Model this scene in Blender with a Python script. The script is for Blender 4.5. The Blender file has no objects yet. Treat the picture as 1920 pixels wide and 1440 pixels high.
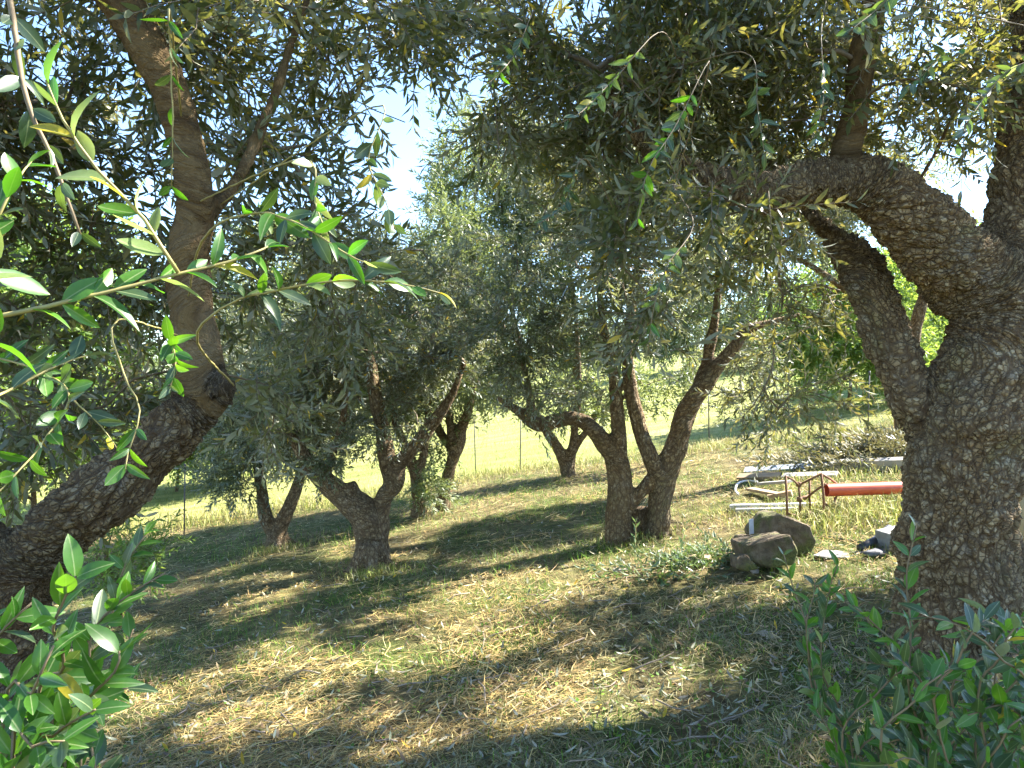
import bpy, bmesh, math, random
import numpy as np
from mathutils import Vector, Matrix
R = math.radians
rng = np.random.default_rng(7)
random.seed(7)
scene = bpy.context.scene
COL = scene.collection

# ------------------------------------------------------------------ camera, sky, sun, exposure
FPX = 1321.0                       # focal length in photograph pixels (1920 wide)
CAMZ = 1.6
cam = bpy.data.cameras.new('camera')
cam.sensor_width = 36.0
cam.lens = 36.0 * FPX / 1920.0
cam.clip_start = 0.05
cam.clip_end = 2000.0
camo = bpy.data.objects.new('camera', cam)
camo.location = (0, 0, CAMZ)
camo.rotation_euler = (R(90), 0, 0)
COL.objects.link(camo)
scene.camera = camo

SUN = np.array([0.80, 0.30, 0.86]); SUN /= np.linalg.norm(SUN)
world = bpy.data.worlds.new('World'); scene.world = world
world.use_nodes = True
wn = world.node_tree
sky = wn.nodes.new('ShaderNodeTexSky'); sky.sky_type = 'NISHITA'; sky.sun_disc = False
sky.sun_elevation = math.asin(SUN[2]); sky.sun_rotation = math.atan2(SUN[0], SUN[1])
sky.air_density = 1.0; sky.dust_density = 0.15; sky.ozone_density = 4.0
bg = wn.nodes['Background']; bg.inputs[1].default_value = 0.095
wn.links.new(sky.outputs[0], bg.inputs[0])
sl = bpy.data.lights.new('sun', 'SUN'); sl.energy = 5.0; sl.angle = R(0.53); sl.color = (1.0, 0.95, 0.86)
so = bpy.data.objects.new('sun', sl); COL.objects.link(so)
so.rotation_euler = Vector((SUN[0], SUN[1], SUN[2])).to_track_quat('Z', 'Y').to_euler()
so.location = (30, 12, 40)
scene.view_settings.view_transform = 'Standard'
scene.view_settings.look = 'None'
scene.view_settings.gamma = 1.0
scene.view_settings.use_curve_mapping = False
scene.view_settings.exposure = 2.7
scene.render.engine = 'CYCLES'
scene.cycles.max_bounces = 6
scene.cycles.diffuse_bounces = 3
scene.cycles.glossy_bounces = 2
scene.cycles.adaptive_threshold = .02
scene.cycles.transmission_bounces = 4
scene.cycles.transparent_max_bounces = 4
scene.cycles.use_denoising = True
scene.cycles.caustics_reflective = False
scene.cycles.caustics_refractive = False

# ------------------------------------------------------------------ small helpers
def P(px, py, d):
    return np.array([(px - 960.0) / FPX * d, d, CAMZ - (py - 720.0) / FPX * d])

def norm(v):
    v = np.asarray(v, float)
    return v / (np.linalg.norm(v, axis=-1, keepdims=True) + 1e-12)

def _h(ix, iy, iz, seed):
    n = (ix * 374761393 + iy * 668265263 + iz * 2147483647 + seed * 974634777) & 0xFFFFFFFF
    n = ((n ^ (n >> 13)) * 1274126177) & 0xFFFFFFFF
    return ((n ^ (n >> 16)) & 0xFFFFFF) / float(0xFFFFFF)

def vnoise(p, seed=0):
    """value noise, p (N,3) -> (N,) in 0..1"""
    p = np.asarray(p, float)
    i = np.floor(p).astype(np.int64); f = p - i; f = f * f * (3 - 2 * f)
    out = 0
    for dx in (0, 1):
        for dy in (0, 1):
            for dz in (0, 1):
                w = (f[:, 0] if dx else 1 - f[:, 0]) * (f[:, 1] if dy else 1 - f[:, 1]) * (f[:, 2] if dz else 1 - f[:, 2])
                out = out + w * _h(i[:, 0] + dx, i[:, 1] + dy, i[:, 2] + dz, seed)
    return out

def n2(x, y, s, seed=0):
    x = np.atleast_1d(np.asarray(x, float)); y = np.atleast_1d(np.asarray(y, float))
    return vnoise(np.stack([x * s, y * s, np.zeros_like(x)], 1), seed)

def sstep(a, b, x):
    t = np.clip((x - a) / (b - a), 0, 1)
    return t * t * (3 - 2 * t)

def gz(x, y):
    """height of the ground"""
    x = np.atleast_1d(np.asarray(x, float)); y = np.atleast_1d(np.asarray(y, float))
    z = 0.14 * 18 * np.tanh(x / 18)
    t = np.clip(y - 12.6, 0, None)
    z = z + 0.048 * t * sstep(0, 6, t) * 1.0 * np.where(t < 90, 1, 90 / np.maximum(t, 1e-6))
    near = 1 - sstep(14, 30, np.hypot(x, y))
    z = z + near * (0.07 * (n2(x, y, 0.55, 3) - .5) + 0.035 * (n2(x, y, 1.9, 4) - .5) + 0.015 * (n2(x, y, 6, 5) - .5))
    z = z + (1 - near) * 0.5 * (n2(x, y, 0.06, 6) - .5)
    return z

def G(px, py):
    """the point of the ground seen at a photograph pixel"""
    d = 3.0
    for _ in range(24):
        x = (px - 960) / FPX * d
        zz = float(gz(x, d)[0])
        nd = (CAMZ - zz) * FPX / max(py - 720.0, 20)
        d = d * .5 + nd * .5
    x = (px - 960) / FPX * d
    return np.array([x, d, float(gz(x, d)[0])])

def mesh_tris(name, V, F, mat, attrs=None, smooth=False):
    V = np.ascontiguousarray(V, np.float32); F = np.ascontiguousarray(F, np.int32)
    me = bpy.data.meshes.new(name)
    me.vertices.add(len(V)); me.vertices.foreach_set('co', V.ravel())
    me.loops.add(F.size); me.loops.foreach_set('vertex_index', F.ravel())
    me.polygons.add(len(F)); me.polygons.foreach_set('loop_start', np.arange(0, F.size, F.shape[1], dtype=np.int32))
    me.update(calc_edges=True)
    if smooth:
        me.polygons.foreach_set('use_smooth', np.ones(len(F), bool))
    for an, (typ, dom, data) in (attrs or {}).items():
        a = me.attributes.new(an, typ, dom)
        a.data.foreach_set('vector' if typ == 'FLOAT_VECTOR' else ('color' if typ == 'FLOAT_COLOR' else 'value'), np.ascontiguousarray(data, np.float32).ravel())
    if mat: me.materials.append(mat)
    return me

def link(name, me, parent=None, base=None):
    o = bpy.data.objects.new(name, me); COL.objects.link(o)
    if parent is not None:
        o.parent = parent
        if base is not None:
            o.matrix_parent_inverse = Matrix.Translation(Vector(-np.asarray(base)))
    return o

def tag(o, label=None, cat=None, group=None, kind=None):
    if label: o['label'] = label
    if cat: o['category'] = cat
    if group: o['group'] = group
    if kind: o['kind'] = kind
    return o

def empty(name, loc, label, cat, group=None):
    o = bpy.data.objects.new(name, None); COL.objects.link(o)
    o.location = tuple(loc); o.empty_display_size = .1
    return tag(o, label, cat, group)

def frames(pts):
    """parallel transport frames along a polyline"""
    pts = np.asarray(pts, float)
    T = np.gradient(pts, axis=0); T = norm(T)
    u = np.cross(T[0], [0.13, 0.31, 0.94]);
    if np.linalg.norm(u) < 1e-3: u = np.cross(T[0], [1, 0, 0])
    u = norm(u); U = [u]
    for k in range(1, len(pts)):
        u = U[-1] - T[k] * np.dot(U[-1], T[k]); U.append(norm(u))
    U = np.array(U); W = np.cross(T, U)
    return T, U, W

def tube(pts, rad, sides=6, cap=True, wob=0.0, seed=0):
    pts = np.asarray(pts, float); n = len(pts)
    rad = np.broadcast_to(np.asarray(rad, float), (n,))
    T, U, W = frames(pts)
    a = np.arange(sides) / sides * 2 * math.pi
    ring = U[:, None, :] * np.cos(a)[None, :, None] + W[:, None, :] * np.sin(a)[None, :, None]
    r = rad[:, None]
    if wob:
        q = (pts[:, None, :] + ring * rad[:, None, None])
        r = r * (1 + wob * (vnoise(q.reshape(-1, 3) * 5.0, seed).reshape(n, sides) - .5) * 2
                 + wob * .6 * (vnoise(q.reshape(-1, 3) * 13.0, seed + 1).reshape(n, sides) - .5) * 2)
    V = (pts[:, None, :] + ring * r[:, :, None]).reshape(-1, 3)
    F = []
    i = np.arange(n - 1)[:, None] * sides; j = np.arange(sides)[None, :]; j2 = (j + 1) % sides
    a0 = i + j; b0 = i + j2; c0 = i + sides + j2; d0 = i + sides + j
    F = np.concatenate([np.stack([a0, b0, c0], -1).reshape(-1, 3), np.stack([a0, c0, d0], -1).reshape(-1, 3)])
    if cap:
        V = np.concatenate([V, pts[:1], pts[-1:]])
        c0i = n * sides; c1i = c0i + 1
        jj = np.arange(sides); jn = (jj + 1) % sides
        F = np.concatenate([F, np.stack([np.full(sides, c0i), jn, jj], 1),
                            np.stack([np.full(sides, c1i), (n - 1) * sides + jj, (n - 1) * sides + jn], 1)])
    return V, F

def join(parts):
    Vs, Fs, off = [], [], 0
    for V, F in parts:
        Vs.append(V); Fs.append(F + off); off += len(V)
    return np.concatenate(Vs), np.concatenate(Fs)

def resample(pts, rad, step):
    """smooth polyline (Catmull-Rom) resampled"""
    pts = np.asarray(pts, float); rad = np.asarray(rad, float)
    q = np.concatenate([2 * pts[:1] - pts[1:2], pts, 2 * pts[-1:] - pts[-2:-1]])
    op, orr = [], []
    for k in range(len(pts) - 1):
        p0, p1, p2, p3 = q[k:k + 4]
        m = max(2, int(np.linalg.norm(p2 - p1) / step))
        t = (np.arange(m) / m)[:, None]
        op.append(.5 * ((2 * p1) + (-p0 + p2) * t + (2 * p0 - 5 * p1 + 4 * p2 - p3) * t ** 2 + (-p0 + 3 * p1 - 3 * p2 + p3) * t ** 3))
        tt = t[:, 0]; tt = tt * tt * (3 - 2 * tt)
        orr.append(rad[k] + (rad[k + 1] - rad[k]) * tt)
    op.append(pts[-1:]); orr.append(rad[-1:])
    return np.concatenate(op), np.concatenate(orr)

# ------------------------------------------------------------------ materials
def newmat(name):
    m = bpy.data.materials.new(name); m.use_nodes = True
    nt = m.node_tree
    return m, nt, nt.nodes['Principled BSDF'], nt.nodes['Material Output']

def N(nt, typ, **kw):
    n = nt.nodes.new(typ)
    for k, v in kw.items(): setattr(n, k, v)
    return n

def ramp(nt, src, stops, interp='LINEAR'):
    r = N(nt, 'ShaderNodeValToRGB'); r.color_ramp.interpolation = interp
    e = r.color_ramp.elements
    while len(e) > 1: e.remove(e[-1])
    e[0].position = stops[0][0]; e[0].color = (*stops[0][1], 1)
    for p, c in stops[1:]:
        x = e.new(p); x.color = (*c, 1)
    nt.links.new(src, r.inputs[0])
    return r.outputs[0]

def mixc(nt, fac, a, b, mode='MIX'):
    m = N(nt, 'ShaderNodeMix', data_type='RGBA', blend_type=mode)
    for s, v in ((m.inputs[0], fac), (m.inputs[6], a), (m.inputs[7], b)):
        if hasattr(v, 'links') or hasattr(v, 'is_linked'): nt.links.new(v, s)
        elif isinstance(v, (int, float)): s.default_value = v
        else: s.default_value = (*v, 1)
    return m.outputs[2]

def math_(nt, op, a, b=None, clamp=False):
    m = N(nt, 'ShaderNodeMath', operation=op, use_clamp=clamp)
    for s, v in ((m.inputs[0], a), (m.inputs[1], b)):
        if v is None: continue
        if isinstance(v, (int, float)): s.default_value = v
        else: nt.links.new(v, s)
    return m.outputs[0]

def noise(nt, vec, scale, detail=4, rough=.55):
    n = N(nt, 'ShaderNodeTexNoise'); n.inputs['Scale'].default_value = scale
    n.inputs['Detail'].default_value = detail; n.inputs['Roughness'].default_value = rough
    if vec is not None: nt.links.new(vec, n.inputs['Vector'])
    return n

def leaf_material(name, top, under, trans, tfac=.3, rough=.36, tint='attr', spec=.5):
    m, nt, bs, out = newmat(name)
    if tint == 'attr':
        a = N(nt, 'ShaderNodeAttribute', attribute_name='tint'); t = a.outputs['Fac']
    else:
        a = N(nt, 'ShaderNodeObjectInfo'); t = a.outputs['Random']
    topc = ramp(nt, t, top); undc = ramp(nt, t, under); trc = ramp(nt, t, trans)
    g = N(nt, 'ShaderNodeNewGeometry')
    c = mixc(nt, g.outputs['Backfacing'], topc, undc)
    if tint == 'obj':
        tc = N(nt, 'ShaderNodeTexCoord'); sx = N(nt, 'ShaderNodeSeparateXYZ'); nt.links.new(tc.outputs['Object'], sx.inputs[0])
        rib = N(nt, 'ShaderNodeMapRange', interpolation_type='SMOOTHSTEP'); nt.links.new(math_(nt, 'ABSOLUTE', sx.outputs['X']), rib.inputs['Value'])
        rib.inputs['From Min'].default_value = .006; rib.inputs['From Max'].default_value = .02; rib.inputs['To Min'].default_value = .6; rib.inputs['To Max'].default_value = 0
        c = mixc(nt, rib.outputs[0], c, (.26, .30, .14))
        mo = noise(nt, tc.outputs['Object'], 7, 5, .7); mv = math_(nt, 'ADD', math_(nt, 'MULTIPLY', mo.outputs['Fac'], .9), .55)
        hv = N(nt, 'ShaderNodeHueSaturation'); nt.links.new(c, hv.inputs['Color']); nt.links.new(mv, hv.inputs['Value']); c = hv.outputs[0]
    nt.links.new(c, bs.inputs['Base Color'])
    rr = math_(nt, 'ADD', math_(nt, 'MULTIPLY', g.outputs['Backfacing'], .25), rough)
    nt.links.new(rr, bs.inputs['Roughness'])
    bs.inputs['Specular IOR Level'].default_value = spec
    tr = N(nt, 'ShaderNodeBsdfTranslucent'); nt.links.new(trc, tr.inputs['Color'])
    mx = N(nt, 'ShaderNodeMixShader'); mx.inputs[0].default_value = tfac
    nt.links.new(bs.outputs[0], mx.inputs[1]); nt.links.new(tr.outputs[0], mx.inputs[2])
    nt.links.new(mx.outputs[0], out.inputs['Surface'])
    return m

OLIVE = leaf_material('olive_leaf',
    [(0, (.018, .03, .014)), (.3, (.035, .055, .026)), (.6, (.07, .095, .045)), (.85, (.13, .15, .06)), (.965, (.17, .18, .07)), (.975, (.42, .30, .03))],
    [(0, (.12, .14, .10)), (.4, (.20, .22, .165)), (.9, (.33, .34, .25)), (.975, (.45, .33, .05))],
    [(0, (.17, .20, .03)), (.6, (.29, .27, .05)), (.97, (.38, .30, .07)), (.98, (.6, .42, .03))], tfac=.35)
OLIVE_SILVER = leaf_material('olive_leaf_silver',
    [(0, (.025, .04, .02)), (.3, (.055, .08, .045)), (.6, (.10, .13, .075)), (.85, (.16, .185, .10)), (.965, (.2, .21, .1)), (.975, (.42, .30, .03))],
    [(0, (.18, .2, .16)), (.4, (.27, .295, .235)), (.9, (.38, .40, .32)), (.975, (.45, .33, .05))],
    [(0, (.18, .22, .06)), (.6, (.28, .3, .1)), (.97, (.34, .33, .12)), (.98, (.6, .42, .03))], tfac=.36)
OLIVE_FRESH = leaf_material('olive_leaf_fresh',
    [(0, (.05, .08, .03)), (.4, (.08, .12, .04)), (.8, (.13, .17, .06)), (1, (.17, .21, .08))],
    [(0, (.20, .24, .15)), (.5, (.26, .29, .19)), (1, (.30, .33, .2))],
    [(0, (.2, .26, .05)), (1, (.32, .36, .09))], tfac=.3)
BROAD = leaf_material('bright_leaf',
    [(0, (.06, .12, .02)), (.5, (.10, .18, .03)), (1, (.16, .24, .05))],
    [(0, (.12, .19, .06)), (1, (.2, .27, .1))],
    [(0, (.2, .32, .03)), (1, (.4, .5, .08))], tfac=.4, rough=.45)
LEAFMATS = {
 'dark': leaf_material('near_leaf_dark', [(0, (.02, .045, .02)), (1, (.045, .085, .035))], [(0, (.14, .17, .12)), (1, (.22, .25, .18))],
                       [(0, (.10, .2, .02)), (1, (.2, .3, .04))], tfac=.28, rough=.36, tint='obj'),
 'green': leaf_material('near_leaf_green', [(0, (.025, .08, .010)), (1, (.055, .145, .016))], [(0, (.07, .15, .035)), (1, (.12, .21, .06))],
                        [(0, (.10, .34, .01)), (1, (.22, .48, .015))], tfac=.36, rough=.38, tint='obj'),
 'pale': leaf_material('near_leaf_pale', [(0, (.12, .18, .06)), (1, (.20, .26, .08))], [(0, (.30, .34, .2)), (1, (.36, .38, .22))],
                       [(0, (.3, .42, .08)), (1, (.42, .5, .12))], tfac=.38, rough=.4, tint='obj'),
 'yellow': leaf_material('near_leaf_yellow', [(0, (.30, .27, .02)), (1, (.50, .38, .03))], [(0, (.4, .34, .1)), (1, (.5, .42, .14))],
                         [(0, (.5, .42, .03)), (1, (.6, .46, .04))], tfac=.4, rough=.4, tint='obj'),
}

def bark_material(name, disp=.010, cell=1.0, far=False, dark=1.0, along=1.0, moss=.5):
    m, nt, bs, out = newmat(name)
    a = N(nt, 'ShaderNodeAttribute', attribute_name='bark_co')
    sm = N(nt, 'ShaderNodeAttribute', attribute_name='smooth_bark')
    mp = N(nt, 'ShaderNodeMapping'); mp.inputs['Scale'].default_value = (1, 1, along); nt.links.new(a.outputs['Vector'], mp.inputs[0])
    vec = mp.outputs[0]
    def warp(v, sc, amt):
        w = noise(nt, v, sc, 3); c = N(nt, 'ShaderNodeVectorMath', operation='SUBTRACT'); nt.links.new(w.outputs['Color'], c.inputs[0]); c.inputs[1].default_value = (.5, .5, .5)
        k = N(nt, 'ShaderNodeVectorMath', operation='SCALE'); k.inputs[3].default_value = amt; nt.links.new(c.outputs[0], k.inputs[0])
        ad = N(nt, 'ShaderNodeVectorMath', operation='ADD'); nt.links.new(v, ad.inputs[0]); nt.links.new(k.outputs[0], ad.inputs[1]); return ad.outputs[0]
    pv = N(nt, 'ShaderNodeAttribute', attribute_name='bark_pos').outputs['Vector']
    wv = warp(warp(vec, 6 * cell, .05 / cell), 34 * cell, .014 / cell)
    wp = warp(warp(pv, 8 * cell, .04 / cell), 40 * cell, .012 / cell)
    def vor(sc, feat, src):
        v = N(nt, 'ShaderNodeTexVoronoi', feature=feat); v.inputs['Scale'].default_value = sc * cell; v.inputs['Randomness'].default_value = 1.0
        nt.links.new(src, v.inputs['Vector']); return v
    def mrange(x, lo, hi, smooth=True):
        q = N(nt, 'ShaderNodeMapRange', interpolation_type='SMOOTHSTEP' if smooth else 'LINEAR'); q.inputs['From Min'].default_value = lo; q.inputs['From Max'].default_value = hi
        nt.links.new(x, q.inputs['Value']); return q.outputs[0]
    furrow = mrange(vor(30, 'DISTANCE_TO_EDGE', wv).outputs['Distance'], 0, .17)     # long furrows
    flake = mrange(vor(48, 'DISTANCE_TO_EDGE', wp).outputs['Distance'], 0, .13)       # cross cracks
    cellv = vor(48, 'F1', wp); sep = N(nt, 'ShaderNodeSeparateColor'); nt.links.new(cellv.outputs['Color'], sep.inputs[0])
    big = noise(nt, vec, 2.6, 4, .6); mid = noise(nt, wp, 22 * cell, 5, .65); fine = noise(nt, wp, 120, 5, .7)
    ridge = mrange(vor(10, 'DISTANCE_TO_EDGE', wv).outputs['Distance'], 0, .22)
    crack = math_(nt, 'MULTIPLY', furrow, math_(nt, 'ADD', math_(nt, 'MULTIPLY', flake, .7), .3))
    t = math_(nt, 'ADD', math_(nt, 'MULTIPLY', sep.outputs[0], .38), math_(nt, 'MULTIPLY', mid.outputs['Fac'], .62))
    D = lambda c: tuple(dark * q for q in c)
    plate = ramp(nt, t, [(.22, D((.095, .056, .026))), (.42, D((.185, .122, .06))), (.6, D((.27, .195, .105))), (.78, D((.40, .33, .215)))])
    plate = mixc(nt, math_(nt, 'MULTIPLY', mrange(big.outputs['Fac'], .38, .62), .55), plate, D((.175, .14, .085)))
    mossn = noise(nt, vec, 4.5, 4)
    plate = mixc(nt, math_(nt, 'MULTIPLY', mrange(mossn.outputs['Fac'], .54, .7), moss), plate, D((.15, .135, .055)))
    lich = noise(nt, pv, 3.6, 5, .7)
    plate = mixc(nt, math_(nt, 'MULTIPLY', mrange(lich.outputs['Fac'], .55, .68), .38), plate, D((.30, .28, .23)))
    col = mixc(nt, math_(nt, 'ADD', math_(nt, 'MULTIPLY', crack, .75), .25), D((.05, .03, .018)), plate)
    s1 = noise(nt, vec, 11, 6, .68); s2 = noise(nt, vec, 3.4, 4, .6)
    smooth = ramp(nt, s1.outputs['Fac'], [(.3, (.032, .018, .006)), (.46, (.07, .04, .013)), (.58, (.125, .08, .03)), (.7, (.055, .03, .010))])
    smooth = mixc(nt, mrange(s2.outputs['Fac'], .46, .62), smooth, mixc(nt, .4, smooth, (.17, .13, .075)))
    col = mixc(nt, sm.outputs['Fac'], col, smooth)
    fv = math_(nt, 'ADD', math_(nt, 'MULTIPLY', fine.outputs['Fac'], .9), .55)
    hs = N(nt, 'ShaderNodeHueSaturation'); nt.links.new(col, hs.inputs['Color']); nt.links.new(fv, hs.inputs['Value'])
    nt.links.new(hs.outputs[0], bs.inputs['Base Color'])
    bs.inputs['Roughness'].default_value = .88; bs.inputs['Specular IOR Level'].default_value = .2
    h = math_(nt, 'MULTIPLY', crack, math_(nt, 'ADD', math_(nt, 'MULTIPLY', sep.outputs[1], .5), .55))
    h = math_(nt, 'ADD', math_(nt, 'MULTIPLY', h, .8), math_(nt, 'MULTIPLY', ridge, .75))
    h = math_(nt, 'ADD', h, math_(nt, 'MULTIPLY', mid.outputs['Fac'], .5))
    h = math_(nt, 'ADD', h, math_(nt, 'MULTIPLY', fine.outputs['Fac'], .22))
    inv = math_(nt, 'SUBTRACT', 1.0, math_(nt, 'MULTIPLY', sm.outputs['Fac'], .88))
    h = math_(nt, 'MULTIPLY', math_(nt, 'SUBTRACT', h, 1.1), inv)
    h = math_(nt, 'ADD', h, math_(nt, 'MULTIPLY', s1.outputs['Fac'], .3))
    if far:
        b = N(nt, 'ShaderNodeBump'); b.inputs['Distance'].default_value = disp; b.inputs['Strength'].default_value = 1.0
        nt.links.new(h, b.inputs['Height']); nt.links.new(b.outputs[0], bs.inputs['Normal'])
    else:
        d = N(nt, 'ShaderNodeDisplacement'); d.inputs['Midlevel'].default_value = .15; d.inputs['Scale'].default_value = disp
        nt.links.new(h, d.inputs['Height']); nt.links.new(d.outputs[0], out.inputs['Displacement'])
        m.displacement_method = 'BOTH'
    return m

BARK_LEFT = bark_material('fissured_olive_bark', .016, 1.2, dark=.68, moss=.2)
BARK = bark_material('cracked_olive_bark', .021, 1.0, dark=1.12)
BARK_FAR = bark_material('olive_bark', .022, 1.0, far=True, dark=1.3)

def simple(name, col, rough=.7, var=.25, scale=20, metal=0, bump=0.0, col2=None, spec=.4, stretch=(1, 1, 1)):
    m, nt, bs, out = newmat(name)
    tc = N(nt, 'ShaderNodeTexCoord'); mp = N(nt, 'ShaderNodeMapping'); mp.inputs['Scale'].default_value = stretch
    nt.links.new(tc.outputs['Object'], mp.inputs[0])
    n = noise(nt, mp.outputs[0], scale, 6, .62)
    c = np.array(col); a = tuple(np.clip(c * (1 - var), 0, 1)); b = tuple(np.clip(c * (1 + var), 0, 1))
    cc = ramp(nt, n.outputs['Fac'], [(.3, a), (.7, b if col2 is None else col2)])
    nt.links.new(cc, bs.inputs['Base Color'])
    bs.inputs['Roughness'].default_value = rough; bs.inputs['Metallic'].default_value = metal
    bs.inputs['Specular IOR Level'].default_value = spec
    if bump:
        bp = N(nt, 'ShaderNodeBump'); bp.inputs['Distance'].default_value = bump
        nt.links.new(n.outputs['Fac'], bp.inputs['Height']); nt.links.new(bp.outputs[0], bs.inputs['Normal'])
    return m

TWIG = simple('twig_bark', (.17, .13, .085), .8, .3, 40)
SHOOT = simple('young_shoot', (.26, .22, .075), .6, .25, 30)
SHOOT_BROWN = simple('brown_shoot', (.16, .115, .06), .7, .25, 30)

# ------------------------------------------------------------------ ground
def ground_material():
    m, nt, bs, out = newmat('mown_ground')
    tc = N(nt, 'ShaderNodeTexCoord'); v = tc.outputs['Object']
    n1 = noise(nt, v, .9, 5, .6); n2_ = noise(nt, v, 7, 6, .7); n3 = noise(nt, v, 60, 4, .7)
    a = ramp(nt, n2_.outputs['Fac'], [(.3, (.06, .042, .024)), (.45, (.12, .095, .045)), (.6, (.22, .175, .08)), (.75, (.33, .26, .13))])
    b = ramp(nt, n2_.outputs['Fac'], [(.3, (.04, .045, .014)), (.55, (.09, .11, .03)), (.75, (.17, .18, .055))])
    f = ramp(nt, n1.outputs['Fac'], [(.42, (0, 0, 0)), (.6, (1, 1, 1))])
    near = mixc(nt, f, a, b)
    # open field beyond the fence: short yellow-green stubble in drill rows
    sx = N(nt, 'ShaderNodeSeparateXYZ'); nt.links.new(v, sx.inputs[0])
    wv = N(nt, 'ShaderNodeMapping'); wv.inputs['Scale'].default_value = (.25, 2.2, 1); nt.links.new(v, wv.inputs[0])
    n4 = noise(nt, wv.outputs[0], 1.3, 6, .65)
    n5 = noise(nt, v, .12, 3)
    fld = ramp(nt, n4.outputs['Fac'], [(.3, (.13, .15, .045)), (.5, (.28, .28, .09)), (.7, (.40, .36, .15))])
    fld = mixc(nt, ramp(nt, n5.outputs['Fac'], [(.4, (0, 0, 0)), (.6, (1, 1, 1))]), fld, mixc(nt, .55, fld, (.17, .24, .06)))
    mr = N(nt, 'ShaderNodeMapRange'); mr.inputs['From Min'].default_value = 12.6; mr.inputs['From Max'].default_value = 14.0
    nt.links.new(sx.outputs['Y'], mr.inputs['Value'])
    c = mixc(nt, mr.outputs[0], near, fld)
    fv = math_(nt, 'ADD', math_(nt, 'MULTIPLY', n3.outputs['Fac'], .9), .55)
    hs = N(nt, 'ShaderNodeHueSaturation'); nt.links.new(c, hs.inputs['Color']); nt.links.new(fv, hs.inputs['Value'])
    nt.links.new(hs.outputs[0], bs.inputs['Base Color'])
    bs.inputs['Roughness'].default_value = .95; bs.inputs['Specular IOR Level'].default_value = .1
    bp = N(nt, 'ShaderNodeBump'); bp.inputs['Distance'].default_value = .03
    nt.links.new(n3.outputs['Fac'], bp.inputs['Height']); nt.links.new(bp.outputs[0], bs.inputs['Normal'])
    return m

def axis(fine_a, fine_b, step, far):
    a = list(np.arange(fine_a, fine_b + 1e-6, step))
    s = step; x = fine_b; hi = []
    while x < far:
        s *= 1.25; x += s; hi.append(x)
    s = step; x = fine_a; lo = []
    while x > -far:
        s *= 1.25; x -= s; lo.append(x)
    return np.array(lo[::-1] + a + hi)
gx = axis(-8, 9, .14, 900); gy = axis(-2, 16, .14, 900)
XX, YY = np.meshgrid(gx, gy); nx, ny = len(gx), len(gy)
GV = np.stack([XX.ravel(), YY.ravel(), gz(XX.ravel(), YY.ravel())], 1)
ii, jj = np.meshgrid(np.arange(nx - 1), np.arange(ny - 1)); k0 = (jj * nx + ii).ravel()
GF = np.stack([k0, k0 + 1, k0 + nx + 1, k0 + nx], 1)
ground = link('ground', mesh_tris('ground', GV, GF, ground_material(), smooth=True))
tag(ground, 'sloping mown ground of the olive grove and the field beyond', None, None, 'structure')

# ------------------------------------------------------------------ sun flecks: gaps in the crowns that let the sun through to the ground
PATCH = []
def patch(px, py, rx, ry, keep=.06):
    g = G(px, py); PATCH.append((g[0], g[1], rx, ry, keep))
patch(960, 1085, .70, .48); patch(1090, 1092, .48, .40); patch(830, 1095, .3, .26); patch(1020, 1120, .5, .2, .15)
patch(1150, 1350, .34, .22); patch(1020, 1318, .26, .16, .1); patch(1240, 1378, .2, .14); patch(1100, 1300, .2, .1, .2)
patch(1010, 1185, .3, .10, .4); patch(1240, 1262, .34, .10, .25)
patch(520, 1112, .32, .26, .1); patch(980, 955, .9, .2, .3); patch(1080, 930, .8, .45, .15)
patch(1590, 985, .55, .6, .0); patch(1350, 940, .9, .7, .05); patch(1330, 1000, .3, .2, .2); patch(1650, 960, .6, .7, .0)
patch(770, 1400, .14, .09, .1); patch(450, 1400, .22, .12, .3); patch(1450, 900, 1.5, 1.2, .15)
PATCH.append((-.75, 1.25, .45, .4, .2)); PATCH.append((2.35, 3.15, .2, .25, .3))
_pr = np.random.default_rng(5)
for _ in range(120):
    q_ = (_pr.uniform(-3.4, 2.2), _pr.uniform(2.7, 9), _pr.uniform(.07, .24), _pr.uniform(.06, .16), .1)
    if not (q_[0] > .7 and q_[1] < 6.6): PATCH.append(q_)
for _ in range(80):
    PATCH.append((_pr.uniform(-3.6, -.2), _pr.uniform(3.4, 8.6), _pr.uniform(.08, .26), _pr.uniform(.06, .16), .08))
PATCH = np.array(PATCH)
def sun_cull(C):
    """which crown clusters stay"""
    t = C[:, 2] / SUN[2]
    for _ in range(3):
        gx_ = C[:, 0] - SUN[0] * t; gy_ = C[:, 1] - SUN[1] * t
        t = (C[:, 2] - gz(gx_, gy_)) / SUN[2]
    keep = np.ones(len(C))
    for (x, y, rx, ry, kp) in PATCH:
        q = ((gx_ - x) / rx) ** 2 + ((gy_ - y) / ry) ** 2
        keep = np.where(q < 1.25, np.minimum(keep, kp), keep)
    return rng.random(len(C)) < keep

# ------------------------------------------------------------------ foliage
def leaf_quad(L, w, bend, four):
    if four:
        y = np.array([0, .33, .68, 1., .68, .33]) * L
        x = np.array([0, .46, .40, 0, -.40, -.46]) * w
        z = np.array([0, .03, -.02, -.12, -.02, .03]) * L * bend
        V = np.stack([x, y, z], 1)
        F = np.array([[0, 1, 5], [1, 2, 5], [2, 4, 5], [2, 3, 4]])
    else:
        V = np.array([[0, 0, 0], [.5 * w, .45 * L, .12 * w], [0, L, -.1 * L * bend], [-.5 * w, .45 * L, .12 * w]])
        F = np.array([[0, 1, 2], [0, 2, 3]])
    return V, F

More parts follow.
